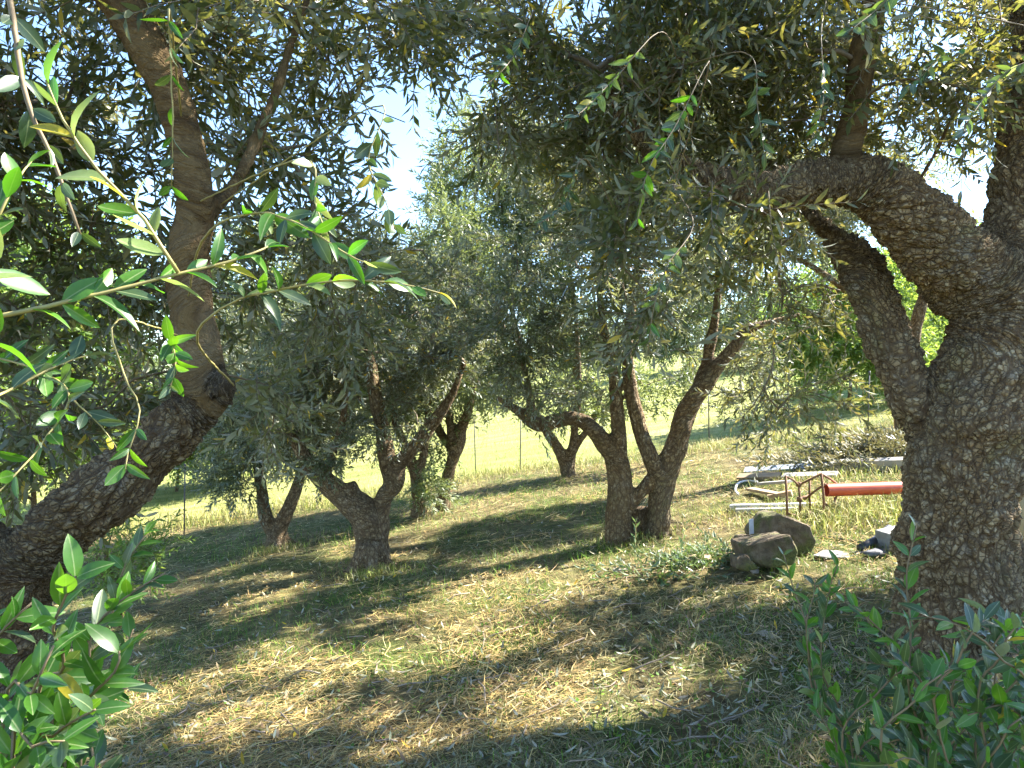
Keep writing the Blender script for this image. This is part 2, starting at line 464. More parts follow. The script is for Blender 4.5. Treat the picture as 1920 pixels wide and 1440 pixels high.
def twig_template(r, nl, length, leafL, leafW, four, sides=3):
    """one leafy twig growing along +Y; returns leaf verts/faces/owner and stem verts/faces"""
    n = 3
    pts = np.zeros((n, 3)); d = np.array([0, 1., 0])
    for k in range(1, n):
        d = norm(d + r.normal(0, .13, 3)); pts[k] = pts[k - 1] + d * length / (n - 1)
    T, U, W = frames(pts)
    parts = []; 
    pairs = nl // 2
    for k in range(pairs):
        t = (.12 + .88 * k / max(1, pairs - 1)) * (n - 1.001); i = int(t); f = t - i
        p = pts[i] * (1 - f) + pts[i + 1] * f
        az0 = (k % 2) * math.pi / 2 + r.normal(0, .25)
        for s in (0, math.pi):
            az = az0 + s
            side = U[i] * math.cos(az) + W[i] * math.sin(az)
            op = R(r.uniform(28, 66)) * (1 - .3 * k / pairs)
            dirv = norm(T[i] * math.cos(op) + side * math.sin(op) + r.normal(0, .12, 3))
            up = T[i] * math.sin(op) - side * math.cos(op)
            up = norm(up - dirv * np.dot(up, dirv))
            roll = r.normal(0, .5); lat = np.cross(dirv, up)
            up2 = up * math.cos(roll) + lat * math.sin(roll); lat2 = np.cross(dirv, up2)
            sz = r.uniform(.7, 1.15) * (1 - .25 * (k / pairs) ** 3)
            V, F = leaf_quad(leafL * sz, leafW * sz * r.uniform(.8, 1.2), r.uniform(.3, 1.6), four)
            V = p + V[:, :1] * lat2 + V[:, 1:2] * dirv + V[:, 2:] * up2
            parts.append((V, F))
    LV, LF = join(parts)
    rad = np.linspace(.0022, .0009, n)
    SV, SF = tube(pts, rad, sides, cap=False)
    return LV, LF, len(parts), len(parts[0][1]), SV, SF

def rot_to(dirs, r):
    """rotation matrices whose +Y axis is dirs, random roll"""
    y = norm(dirs); a = norm(r.normal(0, 1, y.shape)); x = norm(np.cross(y, a)); z = np.cross(x, y)
    return np.stack([x, y, z], -1)

def scatter(templates, pos, dirs, scl, r):
    """bake twigs: leaves (V,F,tint) and stems (V,F)"""
    Ro = rot_to(dirs, r); which = r.integers(0, len(templates), len(pos))
    LV, LF, TI, SV, SF = [], [], [], [], []; lo = so_ = 0
    for k, (lv, lf, nl, fpl, sv, sf) in enumerate(templates):
        idx = np.where(which == k)[0]
        if not len(idx): continue
        M = Ro[idx] * scl[idx][:, None, None]
        v = np.einsum('nij,vj->nvi', M, lv) + pos[idx][:, None, :]
        f = lf[None] + (np.arange(len(idx)) * len(lv))[:, None, None] + lo
        LV.append(v.reshape(-1, 3)); LF.append(f.reshape(-1, 3)); lo += v.shape[0] * v.shape[1]
        base = r.random((len(idx), 1)) * .42 + r.random((len(idx), nl)) * .58
        ylw = r.random((len(idx), nl)) > .988
        base = np.where(ylw, 1.0, base * .96)
        TI.append(np.repeat(base.reshape(-1), fpl))
        v = np.einsum('nij,vj->nvi', M, sv) + pos[idx][:, None, :]
        f = sf[None] + (np.arange(len(idx)) * len(sv))[:, None, None] + so_
        SV.append(v.reshape(-1, 3)); SF.append(f.reshape(-1, 3)); so_ += v.shape[0] * v.shape[1]
    return (np.concatenate(LV), np.concatenate(LF), np.concatenate(TI)), (np.concatenate(SV), np.concatenate(SF))

_r = np.random.default_rng(11)
T_NEAR = [twig_template(_r, 18, _r.uniform(.20, .32), .062, .0155, True) for _ in range(12)]
T_MID = [twig_template(_r, 18, _r.uniform(.20, .32), .064, .0165, False) for _ in range(12)]
T_FAR = [twig_template(_r, 14, _r.uniform(.25, .4), .095, .027, False) for _ in range(8)]

def in_ell(C, px, d):
    return px

WOOD = {}
def roots(base, r0, n, seed, reach=.34):
    r = np.random.default_rng(seed); out = []; b = np.asarray(base, float)
    for k in range(n):
        a = 6.283 * (k + r.uniform(-.3, .3)) / n; dv = np.array([math.cos(a), math.sin(a), 0]); L = reach * r.uniform(.7, 1.25)
        e = b + dv * L; e[2] = float(gz(e[0], e[1])[0]) - .05; m = b + dv * L * .55; m[2] = float(gz(m[0], m[1])[0]) + r0 * .15
        out.append((np.array([b + dv * r0 * .35 + [0, 0, r0 * 1.9], b + dv * r0 * .8 + [0, 0, r0 * .8], m, e]), np.array([r0 * .5, r0 * .55, r0 * .38, r0 * .15]), 0.))
    return out
def make_tree(name, label, base, limbs, ells, templates, twigs_per, leafmat, barkmat, voxel, density, scl=1.0,
              group='olive trees of the grove', r_tip=.0035, cull=True, windows=(), seed=1, smooth_iter=4, spread=.16, droop=.15, branch_from=0, rt=None):
    """limbs: list of (points world, radii, smooth flag 0..1).  ells: (centre, radii, weight)"""
    r = np.random.default_rng(seed)
    root = empty(name, base, label, 'tree', group)
    # ---- trunk and limbs, merged into one skin
    nl_ = len(limbs)
    if rt: limbs = list(limbs) + roots(rt[0], rt[1], rt[2], seed + 5, rt[3])
    parts = []; segA, segB, segR, segS, segL = [], [], [], [], []
    for li, (pts, rad, smf) in enumerate(limbs):
        p, q = resample(pts, rad, max(.03, voxel * 3))
        p = p + (np.stack([vnoise(p * 3.1 + 7 * k, seed + k) for k in range(3)], 1) - .5) * .25 * q[:, None]
        V, F = tube(p, q, 14, True, wob=.17, seed=seed + li)
        parts.append((V, F))
        L = np.concatenate([[0], np.cumsum(np.linalg.norm(np.diff(p, axis=0), axis=1))])
        segA.append(p[:-1]); segB.append(p[1:]); segR.append(q[:-1]); segS.append(np.full(len(p) - 1, smf)); segL.append(L[:-1] + li * 1.7)
    V, F = join(parts)
    me = mesh_tris('tmp', V, F, None)
    tmp = bpy.data.objects.new('tmp', me); COL.objects.link(tmp)
    md = tmp.modifiers.new('r', 'REMESH'); md.mode = 'VOXEL'; md.voxel_size = voxel; md.use_smooth_shade = True
    ms = tmp.modifiers.new('s', 'SMOOTH'); ms.factor = .5; ms.iterations = smooth_iter
    dg = bpy.context.evaluated_depsgraph_get()
    ev = tmp.evaluated_get(dg); tm = bpy.data.meshes.new_from_object(ev)
    bpy.data.objects.remove(tmp); bpy.data.meshes.remove(me)
    nv = len(tm.vertices); co = np.empty(nv * 3, np.float32); tm.vertices.foreach_get('co', co); co = co.reshape(-1, 3).astype(float)
    A = np.concatenate(segA); B = np.concatenate(segB); RR = np.concatenate(segR); SS = np.concatenate(segS); LL = np.concatenate(segL)
    bco = np.zeros((nv, 3)); smb = np.zeros(nv)
    D = B - A; D2 = (D * D).sum(1) + 1e-12; Tn = norm(D)
    b0 = np.asarray(base, float)
    for s in range(0, nv, 4000):
        c = co[s:s + 4000]
        w = c[:, None] - A[None]; t = np.clip((w * D[None]).sum(2) / D2, 0, 1)
        q = w - t[..., None] * D[None]; dist = np.linalg.norm(q, axis=2) / (RR[None] + .01)
        k = np.argmin(dist, axis=1)
        wt = 1 / (dist + .25) ** 6
        ax = norm(wt @ Tn); al = (( c - b0) * ax).sum(1, keepdims=True)
        bco[s:s + 4000] = (c - b0) - ax * al * .6          # a little stretched along the limb
        smb[s:s + 4000] = SS[k]
    a = tm.attributes.new('bark_co', 'FLOAT_VECTOR', 'POINT'); a.data.foreach_set('vector', bco.astype(np.float32).ravel())
    a = tm.attributes.new('bark_pos', 'FLOAT_VECTOR', 'POINT'); a.data.foreach_set('vector', (co - b0).astype(np.float32).ravel())
    a = tm.attributes.new('smooth_bark', 'FLOAT', 'POINT'); a.data.foreach_set('value', smb.astype(np.float32))
    tm.materials.clear(); tm.materials.append(barkmat)
    tm.polygons.foreach_set('use_smooth', np.ones(len(tm.polygons), bool))
    trunk = link('trunk', tm, root, base)
    # ---- crown points
    C = []
    for (c, rad, wgt) in ells:
        rad = np.asarray(rad); vol = 4.19 * rad.prod()
        n = max(2, int(density * wgt * vol ** .85))
        u = norm(r.normal(0, 1, (n, 3))) * (r.random((n, 1)) ** .42)
        C.append(np.asarray(c) + u * rad)
    C = np.concatenate(C)
    if cull: C = C[sun_cull(C)]
    C = C[C[:, 2] > gz(C[:, 0], C[:, 1]) + .35]
    # gaps seen from where the photograph was taken
    for (px, py, rx, ry, kp) in windows:
        x = 960 + C[:, 0] / np.maximum(C[:, 1], .05) * FPX; y = 720 - (C[:, 2] - CAMZ) / np.maximum(C[:, 1], .05) * FPX
        q = ((x - px) / rx) ** 2 + ((y - py) / ry) ** 2
        C = C[(q > 1) | (r.random(len(C)) < kp) | (C[:, 1] < .2)]
    # keep the air in front of the lens free
    dcam = np.linalg.norm(C - np.array([0, 0, CAMZ]), axis=1)
    C = C[dcam > 1.25]
    # ---- branches: join every cluster to the nearest wood
    nodes = np.concatenate([resample(p, q, .08)[0] for (p, q, s) in limbs[branch_from:nl_]])
    hts = nodes[:, 2]; nodes = nodes[hts > np.quantile(hts, .25)]
    nroot = len(nodes); nodes = list(nodes); par = [-1] * nroot; tipcount = [0] * nroot
    arr = np.array(nodes); dmin = np.array([np.min(((arr - c) ** 2).sum(1)) for c in C])
    order = np.argsort(dmin); paths = []
    buf = np.zeros((nroot + len(C) * 8, 3)); buf[:nroot] = arr; cnt = nroot
    for ci in order:
        c = C[ci]; dd = ((buf[:cnt] - c) ** 2).sum(1); k = int(np.argmin(dd)); a_ = buf[k].copy(); L = math.sqrt(dd[k])
        m = max(2, min(7, int(L / .12)))
        t = np.linspace(0, 1, m + 1)[1:, None]
        mid = (a_ + c) / 2 + r.normal(0, .10, 3) * L + np.array([0, 0, .10 * L])
        pts = (1 - t) ** 2 * a_ + 2 * t * (1 - t) * mid + t * t * c
        ids = [k]; prev = k
        for q in pts:
            buf[cnt] = q; par.append(prev); prev = cnt; ids.append(cnt); cnt += 1
        paths.append(ids)
    WOOD[root.name] = buf[:cnt].copy()
    num = np.zeros(cnt)
    for ids in paths: num[ids[-1]] += 1
    par = np.array(par + [0] * 0)
    for i in range(cnt - 1, nroot - 1, -1): num[par[i]] += num[i]
    rad = r_tip * np.maximum(num, 1) ** .42
    bparts = []
    for ids in paths:
        p = buf[ids]; q = rad[ids].copy(); q[0] = q[1]
        bparts.append(tube(p, q, 5 if q[1] > .009 else 3, cap=False))
    # ---- twigs at the outer part of every branch
    pos, dirs = [], []
    centre = np.mean(C, axis=0)
    for ids in paths:
        p = buf[ids]; d = norm(p[-1] - p[0])
        n = twigs_per
        tt = 1 - r.random(n) ** 1.6 * .9; fi = tt * (len(ids) - 1.001); i0 = fi.astype(int); fr = (fi - i0)[:, None]
        q = p[i0] * (1 - fr) + p[i0 + 1] * fr
        q = q + r.normal(0, spread * .25, (n, 3))
        o = norm(p[-1] - centre)
        dd = norm(.55 * d + norm(r.normal(0, 1, (n, 3))) * .95 + .2 * o + np.array([0, 0, -droop]))
        pos.append(q); dirs.append(dd)
    pos = np.concatenate(pos); dirs = np.concatenate(dirs)
    dcam = np.linalg.norm(pos - np.array([0, 0, CAMZ]), axis=1); ok = dcam > 1.1
    pos, dirs = pos[ok], dirs[ok]
    mid_ = pos + dirs * .13 * scl
    ok = np.ones(len(pos), bool)
    if cull: ok &= sun_cull(mid_)
    for (px, py, rx, ry, kp) in windows:
        x = 960 + mid_[:, 0] / np.maximum(mid_[:, 1], .05) * FPX; y = 720 - (mid_[:, 2] - CAMZ) / np.maximum(mid_[:, 1], .05) * FPX
        q = ((x - px) / rx) ** 2 + ((y - py) / ry) ** 2
        ok &= (q > r.uniform(.55, 1.2, len(q))) | (r.random(len(q)) < kp) | (mid_[:, 1] < .2)
    pos, dirs = pos[ok], dirs[ok]
    sc_ = r.uniform(.75, 1.2, len(pos)) * scl
    if templates is T_NEAR:
        px_ = 960 + pos[:, 0] / np.maximum(pos[:, 1], .05) * FPX; py_ = 720 - (pos[:, 2] - CAMZ) / np.maximum(pos[:, 1], .05) * FPX
        fine_ = (pos[:, 1] > .2) & (pos[:, 1] < 3.5) & (px_ > -250) & (px_ < 2170) & (py_ > -250)
        (LV, LF, TI), (SV, SF) = scatter(T_NEAR, pos[fine_], dirs[fine_], sc_[fine_], r)
        (LV2, LF2, TI2), (SV2, SF2) = scatter(T_MID, pos[~fine_], dirs[~fine_], sc_[~fine_] * 1.1, r)
        LF = np.concatenate([LF, LF2 + len(LV)]); LV = np.concatenate([LV, LV2]); TI = np.concatenate([TI, TI2])
        bparts.append((SV2, SF2))
    else:
        (LV, LF, TI), (SV, SF) = scatter(templates, pos, dirs, sc_, r)
    if templates is not T_FAR and base[1] < 8.2: bparts.append((SV, SF))
    BV, BF = join(bparts)
    br = link('branches', mesh_tris('branches', BV, BF, TWIG), root, base); tag(br, kind='stuff')
    cr = link('crown', mesh_tris('crown', LV, LF, leafmat, {'tint': ('FLOAT', 'FACE', TI)}), root, base); tag(cr, kind='stuff')
    print('TREE', name, 'clusters', len(C), 'twigs', len(pos), 'leaf tris', len(LF), 'branch tris', len(BF), 'bark faces', len(tm.polygons))
    return root

def limb(d, rows, smooth=0.0):
    """rows of (px, py, width px[, depth offset]) at depth d"""
    pts, rad = [], []
    for row in rows:
        dd = d + (row[3] if len(row) > 3 else 0)
        pts.append(P(row[0], row[1], dd)); rad.append(row[2] / 2 / FPX * dd)
    return (np.array(pts), np.array(rad), smooth)

def E(px, py, d, rx, ry, rz, w=1.0):
    return (P(px, py, d), (rx, ry, rz), w)

# big old tree on the right
gR = G(1805, 1190)
dR = 3.5
RIGHT = make_tree('olive_tree', 'massive old olive tree with thick cracked trunk forking on the right', (P(1805, 1190, dR)[0], dR, float(gz(P(1805, 1190, dR)[0], dR)[0])),
    [limb(dR, [(1825, 1330, 317), (1818, 1240, 269), (1810, 1170, 236), (1797, 1060, 204), (1797, 930, 188), (1812, 800, 202), (1862, 690, 180), (1884, 600, 168), (1884, 520, 150)]),
     limb(dR, [(1888, 640, 150), (1846, 545, 148), (1770, 462, 146, -.05), (1700, 400, 128, -.1), (1620, 352, 104, -.1), (1530, 345, 92, -.1), (1450, 362, 80, -.1), (1370, 352, 62, -.1), (1290, 322, 46, -.05), (1220, 280, 34), (1160, 210, 22), (1120, 130, 14)]),
     limb(dR, [(1868, 560, 150), (1895, 470, 112, .1), (1905, 370, 96, .15), (1920, 250, 92, .2), (1945, 100, 84, .2), (1960, -80, 74, .2), (2000, -260, 56, .2), (2080, -420, 36, .2)]),
     limb(dR, [(1770, 830, 112, .05), (1722, 760, 93, .1), (1688, 690, 76, .15), (1658, 620, 79, .2), (1638, 550, 83, .25), (1622, 500, 77, .3), (1585, 462, 60, .35), (1560, 440, 34, .4), (1500, 380, 21, .6), (1430, 300, 14, .8)]),
     limb(dR - .1, [(1578, 335, 66), (1586, 285, 50), (1600, 220, 46), (1618, 120, 50), (1636, 20, 52), (1648, -100, 46), (1640, -260, 36), (1600, -420, 24)], .9),
     limb(dR + .2, [(1900, 420, 40), (1960, 300, 40), (2060, 200, 36), (2200, 120, 28), (2380, 60, 20)]),
     limb(dR - .05, [(1690, 398, 12), (1720, 345, 10), (1760, 275, 9), (1800, 180, 7), (1840, 90, 6)], 1.0)],
    [E(1500, 70, 3.7, 1.6, 1.2, .75, .7), E(1150, 170, 3.6, .95, .9, .62, .75), E(1255, 400, 3.1, .42, .5, .30, .9), E(1215, 520, 3.1, .28, .35, .3, .8),
     E(1600, -400, 3.6, 2.0, 1.5, .8, .55), E(2350, 60, 3.9, 1.4, 1.5, 1.1, .48), E(900, 40, 3.8, .6, .7, .45, .7), E(1830, 160, 4.3, .6, .6, .5, .6),
     E(1450, 470, 4.4, .45, .5, .3, .8), E(1500, 620, 5.0, .4, .4, .45, .7), E(1470, 770, 5.2, .42, .35, .26, .9), E(1560, 690, 5.4, .25, .3, .4, .5),
     E(1300, 230, 4.5, 1.0, .9, .7, 1.0), E(2100, 400, 4.6, .8, .8, .6, .7), ((4.3, 5.6, 4.3), (1.2, 1.0, .8), .55), ((5.0, 4.6, 3.6), (1.0, 1.1, .9), .45), ((2.8, 5.1, 4.7), (1.4, 1.0, .6), .7), ((3.7, 2.9, 3.7), (1.1, 1.0, .6), .9)],  # crown masses in world coordinates: mostly added, largely out of view, to shade ground
    T_NEAR, 11, OLIVE, BARK, .0124, 29, scl=1.22, windows=[(745, 270, 95, 165, .2), (870, 150, 90, 80, .15), (1060, 20, 90, 40, .3), (790, 430, 90, 60, .1), (1840, 390, 45, 80, .15), (1100, 10, 60, 30, .3)], seed=21, rt=((P(1808, 1190, dR)[0], dR, float(gz(P(1808, 1190, dR)[0], dR)[0])), .20, 7, .5))

# leaning tree on the left
dL = 2.25
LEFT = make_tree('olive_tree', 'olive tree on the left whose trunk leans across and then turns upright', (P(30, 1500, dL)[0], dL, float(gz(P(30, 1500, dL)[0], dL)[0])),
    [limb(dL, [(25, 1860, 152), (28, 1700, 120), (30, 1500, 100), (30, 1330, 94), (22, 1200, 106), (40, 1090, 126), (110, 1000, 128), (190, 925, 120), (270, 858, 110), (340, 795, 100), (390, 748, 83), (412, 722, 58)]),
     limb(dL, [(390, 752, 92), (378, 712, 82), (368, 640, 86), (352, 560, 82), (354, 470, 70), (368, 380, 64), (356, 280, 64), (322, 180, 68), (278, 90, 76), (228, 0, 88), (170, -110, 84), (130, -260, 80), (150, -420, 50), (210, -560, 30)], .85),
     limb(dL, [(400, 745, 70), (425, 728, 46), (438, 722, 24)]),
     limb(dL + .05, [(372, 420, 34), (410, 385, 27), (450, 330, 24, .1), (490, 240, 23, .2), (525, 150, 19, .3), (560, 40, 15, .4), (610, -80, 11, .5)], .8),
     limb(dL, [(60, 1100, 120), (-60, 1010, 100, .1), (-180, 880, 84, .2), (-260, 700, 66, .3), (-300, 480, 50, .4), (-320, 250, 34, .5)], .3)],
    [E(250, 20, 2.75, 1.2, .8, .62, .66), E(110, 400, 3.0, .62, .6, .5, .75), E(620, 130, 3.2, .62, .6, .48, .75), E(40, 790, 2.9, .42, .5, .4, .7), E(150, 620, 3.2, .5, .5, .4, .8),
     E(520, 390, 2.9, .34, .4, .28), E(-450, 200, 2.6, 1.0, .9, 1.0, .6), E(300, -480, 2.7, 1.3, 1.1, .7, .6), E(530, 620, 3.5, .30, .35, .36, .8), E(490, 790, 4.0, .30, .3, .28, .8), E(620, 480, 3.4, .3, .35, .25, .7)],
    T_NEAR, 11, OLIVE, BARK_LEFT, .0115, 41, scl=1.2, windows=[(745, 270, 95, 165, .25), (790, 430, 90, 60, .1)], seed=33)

# two-stemmed tree in the middle
dC = 6.5
def gbase(px, py):
    g = G(px, py); return (g[0], g[1], g[2])
CENTRE = make_tree('olive_tree', 'olive tree with two crossing stems and an arching limb near the boulders', gbase(1195, 1003),
    [limb(dC, [(1158, 1060, 72), (1160, 1015, 55), (1162, 970, 48), (1162, 915, 46), (1160, 870, 45), (1140, 840, 34), (1105, 800, 29), (1075, 785, 26), (1040, 790, 26), (1010, 798, 26), (985, 780, 22), (960, 763, 15), (930, 745, 10)], .3),
     limb(dC, [(1162, 890, 38), (1162, 840, 29), (1157, 780, 26), (1150, 700, 21), (1130, 600, 15), (1120, 500, 10)]),
     limb(dC + .05, [(1236, 1060, 62), (1234, 1015, 48), (1234, 960, 43), (1243, 905, 48), (1262, 850, 45), (1280, 790, 41), (1305, 740, 38), (1340, 695, 31), (1375, 655, 24), (1400, 620, 19), (1450, 602, 12), (1500, 590, 8)]),
     limb(dC, [(1235, 890, 38), (1215, 845, 31), (1197, 795, 29), (1183, 730, 26), (1176, 650, 21), (1190, 540, 15), (1200, 420, 10)]),
     limb(dC, [(1168, 965, 34), (1195, 930, 26), (1225, 895, 26), (1245, 880, 26)]),
     limb(dC, [(990, 785, 19), (995, 755, 15), (985, 700, 12), (970, 620, 9)]),
     limb(dC + .1, [(1310, 730, 28), (1330, 660, 21), (1345, 560, 15), (1350, 440, 10)])],
    [E(1150, 520, 6.5, 1.5, 1.2, .78), E(950, 640, 6.3, .6, .6, .42), E(1340, 500, 6.6, .9, .9, .75), E(1180, 280, 7.0, 1.5, 1.2, .9), E(1400, 680, 6.8, .5, .5, .4, .8), E(1170, 690, 6.1, .75, .4, .32, .9), E(1010, 700, 6.2, .4, .4, .3, .8), E(1300, 620, 6.2, .45, .4, .35, .8), E(1100, 740, 7.2, .6, .4, .25, .8), E(1010, 745, 6.3, .4, .35, .18, 1.0), E(1150, 750, 6.2, .4, .3, .16, 1.0), E(1330, 690, 6.4, .4, .4, .25, .9), E(1400, 374, 8.4, 1.3, .9, .75, 1.2), E(1330, 250, 9.0, 1.3, .9, .8, .8)],
    T_MID, 15, OLIVE_SILVER, BARK_FAR, .016, 40, scl=.98, windows=[(745, 270, 95, 165, .2), (930, 810, 60, 50, .1)], seed=41, spread=.2, rt=(gbase(1195, 1003), .13, 6, .36))

dM = 6.9
MID = make_tree('olive_tree', 'stout olive tree forking low in a V, left of the middle', gbase(695, 1068),
    [limb(dM, [(692, 1130, 120), (693, 1075, 84), (696, 1035, 64), (692, 985, 62), (672, 952, 58), (645, 930, 48), (615, 905, 38), (590, 885, 32), (565, 850, 24), (540, 800, 18), (520, 740, 12)]),
     limb(dM, [(705, 1005, 50), (714, 960, 36), (722, 930, 34), (742, 905, 32), (748, 870, 28), (765, 850, 27), (795, 815, 25), (825, 775, 22), (850, 735, 16), (870, 680, 11)]),
     limb(dM, [(660, 945, 44), (655, 920, 38), (650, 905, 30)]),
     limb(dM + .05, [(735, 905, 28), (725, 860, 32), (715, 800, 30), (700, 720, 24), (690, 620, 16), (690, 540, 10)]),
     limb(dM, [(604, 900, 24), (620, 860, 18), (640, 800, 14), (650, 740, 10)]),
     limb(dM, [(697, 1010, 30), (716, 1000, 26), (728, 1000, 14)])],
    [E(720, 650, 6.9, 1.15, 1.0, .62), E(560, 740, 6.9, .65, .6, .5), E(850, 640, 7.0, .6, .6, .46), E(640, 800, 6.6, .4, .4, .28, .9), E(740, 790, 6.6, .35, .3, .25, .8), E(540, 830, 6.8, .35, .4, .3, .8), E(840, 730, 6.9, .35, .35, .25, .8), E(690, 830, 6.6, .4, .3, .16, 1.0), E(590, 850, 6.7, .3, .3, .2, 1.0), E(800, 790, 6.8, .25, .3, .2, 1.0), E(740, 500, 7.2, .9, .8, .45, .8)],
    T_MID, 15, OLIVE_SILVER, BARK_FAR, .015, 60, scl=.98, windows=[(745, 270, 95, 165, .2), (790, 430, 80, 60, .2), (930, 810, 60, 50, .1)], seed=52, spread=.2, rt=(gbase(695, 1068), .13, 6, .32))

dS = G(518, 1025)[1]
SMALL = make_tree('olive_tree', 'small forked olive tree with swollen foot near the left fence', gbase(518, 1025),
    [limb(dS, [(522, 1060, 70), (520, 1028, 48), (517, 1005, 34), (505, 985, 26), (495, 950, 24), (488, 900, 22), (480, 840, 17), (465, 770, 11)]),
     limb(dS, [(519, 1010, 30), (528, 985, 26), (542, 955, 24), (553, 920, 23), (566, 885, 20), (590, 840, 15), (610, 780, 10)]),
     limb(dS, [(528, 1030, 26), (538, 1026, 20), (545, 1028, 10)])],
    [E(470, 790, dS, .8, .8, .62), E(590, 800, dS, .6, .6, .5), E(520, 660, dS, .9, .8, .6), E(430, 900, dS, .45, .45, .3, .7)],
    T_MID, 12, OLIVE_SILVER, BARK_FAR, .018, 48, scl=1.3, seed=63, spread=.2, rt=(gbase(522, 1025), .11, 6, .3))

dB = G(832, 957)[1]
BEHIND = make_tree('olive_tree', 'slender leaning olive tree behind the stout forked one', gbase(832, 957),
    [limb(dB, [(828, 985, 40), (830, 955, 30), (836, 915, 24), (846, 870, 24), (858, 835, 26), (868, 800, 22), (880, 765, 14), (890, 720, 9)]),
     limb(dB, [(850, 860, 22), (848, 820, 18), (842, 780, 14), (836, 720, 10)]),
     limb(dB + .1, [(852, 850, 20), (820, 800, 16), (790, 740, 12)])],
    [E(850, 640, dB, 1.0, .9, .85), E(760, 720, dB, .7, .7, .6), E(800, 840, dB, .4, .4, .3, .6), E(880, 750, dB, .6, .5, .3, .9), E(840, 490, dB, .8, .8, .8, .8)],
    T_MID, 11, OLIVE_FRESH, BARK_FAR, .02, 40, scl=1.4, windows=[(745, 270, 95, 165, .2), (940, 810, 70, 60, .05)], seed=74, spread=.2)

BEHIND2 = make_tree('olive_tree', 'dark upright olive trunk wrapped in suckers behind the stout forked tree', gbase(786, 968),
    [limb(G(786, 968)[1], [(786, 1000, 40), (786, 965, 30), (783, 920, 24), (775, 880, 22), (765, 850, 20), (745, 800, 16), (730, 740, 11)]),
     limb(G(786, 968)[1], [(782, 900, 18), (795, 850, 16), (800, 790, 12), (805, 730, 8)])],
    [E(740, 700, 9.3, .8, .8, .6), E(805, 920, 9.2, .28, .28, .25, 2.2), E(680, 820, 9.3, .4, .4, .3, .6)],
    T_MID, 11, OLIVE_FRESH, BARK_FAR, .02, 40, scl=1.3, seed=79, spread=.2)

SHADE_TREE = make_tree('olive_tree', 'olive tree added behind the big trunk to shade the ground, its crown showing between the big limbs', (5.3, 9.4, float(gz(5.3, 9.4)[0])),  # added tree with its trunk out of sight; the crown shades the middle ground
    [(np.array([[5.3, 9.4, float(gz(5.3, 9.4)[0]) - .15], [5.25, 9.4, 1.3], [5.0, 9.35, 2.1], [4.6, 9.25, 2.9], [4.2, 9.2, 3.6], [3.9, 9.2, 4.3]]), np.array([.2, .14, .12, .09, .05, .025]), 0.),
     (np.array([[5.2, 9.4, 1.6], [5.4, 9.4, 2.4], [5.5, 9.3, 3.2], [5.4, 9.2, 4.0]]), np.array([.1, .08, .05, .02]), 0.),
     (np.array([[5.0, 9.35, 2.1], [4.5, 9.0, 2.6], [3.7, 8.8, 3.1], [3.1, 8.8, 3.4]]), np.array([.08, .06, .04, .02]), 0.)],
    [((4.2, 9.2, 3.9), (1.5, 1.2, .8), 1.0), ((5.5, 9.2, 4.0), (1.1, 1.1, .8), .8), ((3.2, 9.0, 3.7), (.8, .8, .6), .9), ((2.75, 8.9, 2.5), (.7, .6, .55), .8), ((3.9, 9.0, 2.2), (.8, .6, .45), .7)],
    T_FAR, 10, OLIVE_SILVER, BARK_FAR, .022, 30, seed=91, spread=.22)

gK = G(1066, 893); dK = gK[1]
TALL = make_tree('olive_tree', 'tall pale olive tree in sunlight behind the two-stemmed tree', gbase(1066, 893),
    [limb(dK, [(1066, 915, 40), (1066, 893, 30), (1060, 870, 24), (1045, 840, 20), (1020, 800, 16), (990, 740, 13), (970, 640, 11), (950, 500, 9), (940, 380, 6)]),
     limb(dK, [(1066, 885, 22), (1072, 850, 18), (1078, 800, 15), (1085, 720, 12), (1080, 600, 9), (1060, 450, 6)]),
     limb(dK, [(1060, 870, 18), (1085, 830, 14), (1110, 790, 11), (1130, 730, 8)])],
    [E(900, 330, dK, 1.3, 1.2, 1.1), E(1000, 450, dK, 1.4, 1.2, 1.2), E(1080, 750, dK, .9, .7, .4, .9), E(930, 720, dK, .9, .7, .35, .9), E(1230, 720, dK, .9, .7, .4, .9), E(900, 560, dK, 1.0, 1.0, .8), E(1150, 350, dK, 1.4, 1.3, 1.1)],
    T_FAR, 10, OLIVE_FRESH, BARK_FAR, .022, 22, scl=1.1, windows=[(740, 270, 75, 150, .04), (790, 440, 50, 50, .2), (930, 810, 60, 50, .05)], seed=85, spread=.22)

# ------------------------------------------------------------------ trees and shrubs behind
def bush(name, label, px, py, d, rx, ry, rz, mat, templ, dens, scl, seed, cat='shrub', group='shrubs round the grove', tw=10, trunk_w=18):
    c = P(px, py, d); b = np.array([c[0], d, float(gz(c[0], d)[0])])
    top = c + np.array([0, 0, rz * .3])
    r_ = trunk_w / 1000
    limbs_ = [(np.array([b - [0, 0, .15], b * .7 + top * .3 + [.05, 0, 0], b * .35 + top * .65 + [-.1, .05, 0], top]), np.array([r_ * 2.6, r_ * 1.8, r_ * 1.2, r_ * .5]), 0.),
              (np.array([b * .7 + top * .3, b * .4 + top * .6 + [rx * .4, 0, 0], top + [rx * .6, .1, 0]]), np.array([r_ * 1.4, r_, r_ * .4]), 0.),
              (np.array([b * .75 + top * .25, b * .45 + top * .55 - [rx * .4, 0, 0], top - [rx * .6, .1, 0]]), np.array([r_ * 1.4, r_, r_ * .4]), 0.)]
    o = make_tree(name, label, tuple(b), limbs_, [(c, (rx, ry, rz), 1.0), (c + [rx * .5, .2, -rz * .3], (rx * .6, ry * .6, rz * .6), 1.), (c + [-rx * .5, -.1, -rz * .25], (rx * .6, ry * .6, rz * .6), 1.)],
                  templ, tw, mat, BARK_FAR, max(.013, r_ * .62), dens, scl=scl, seed=seed, group=group, cull=False, spread=.25)
    o['category'] = cat
    return o
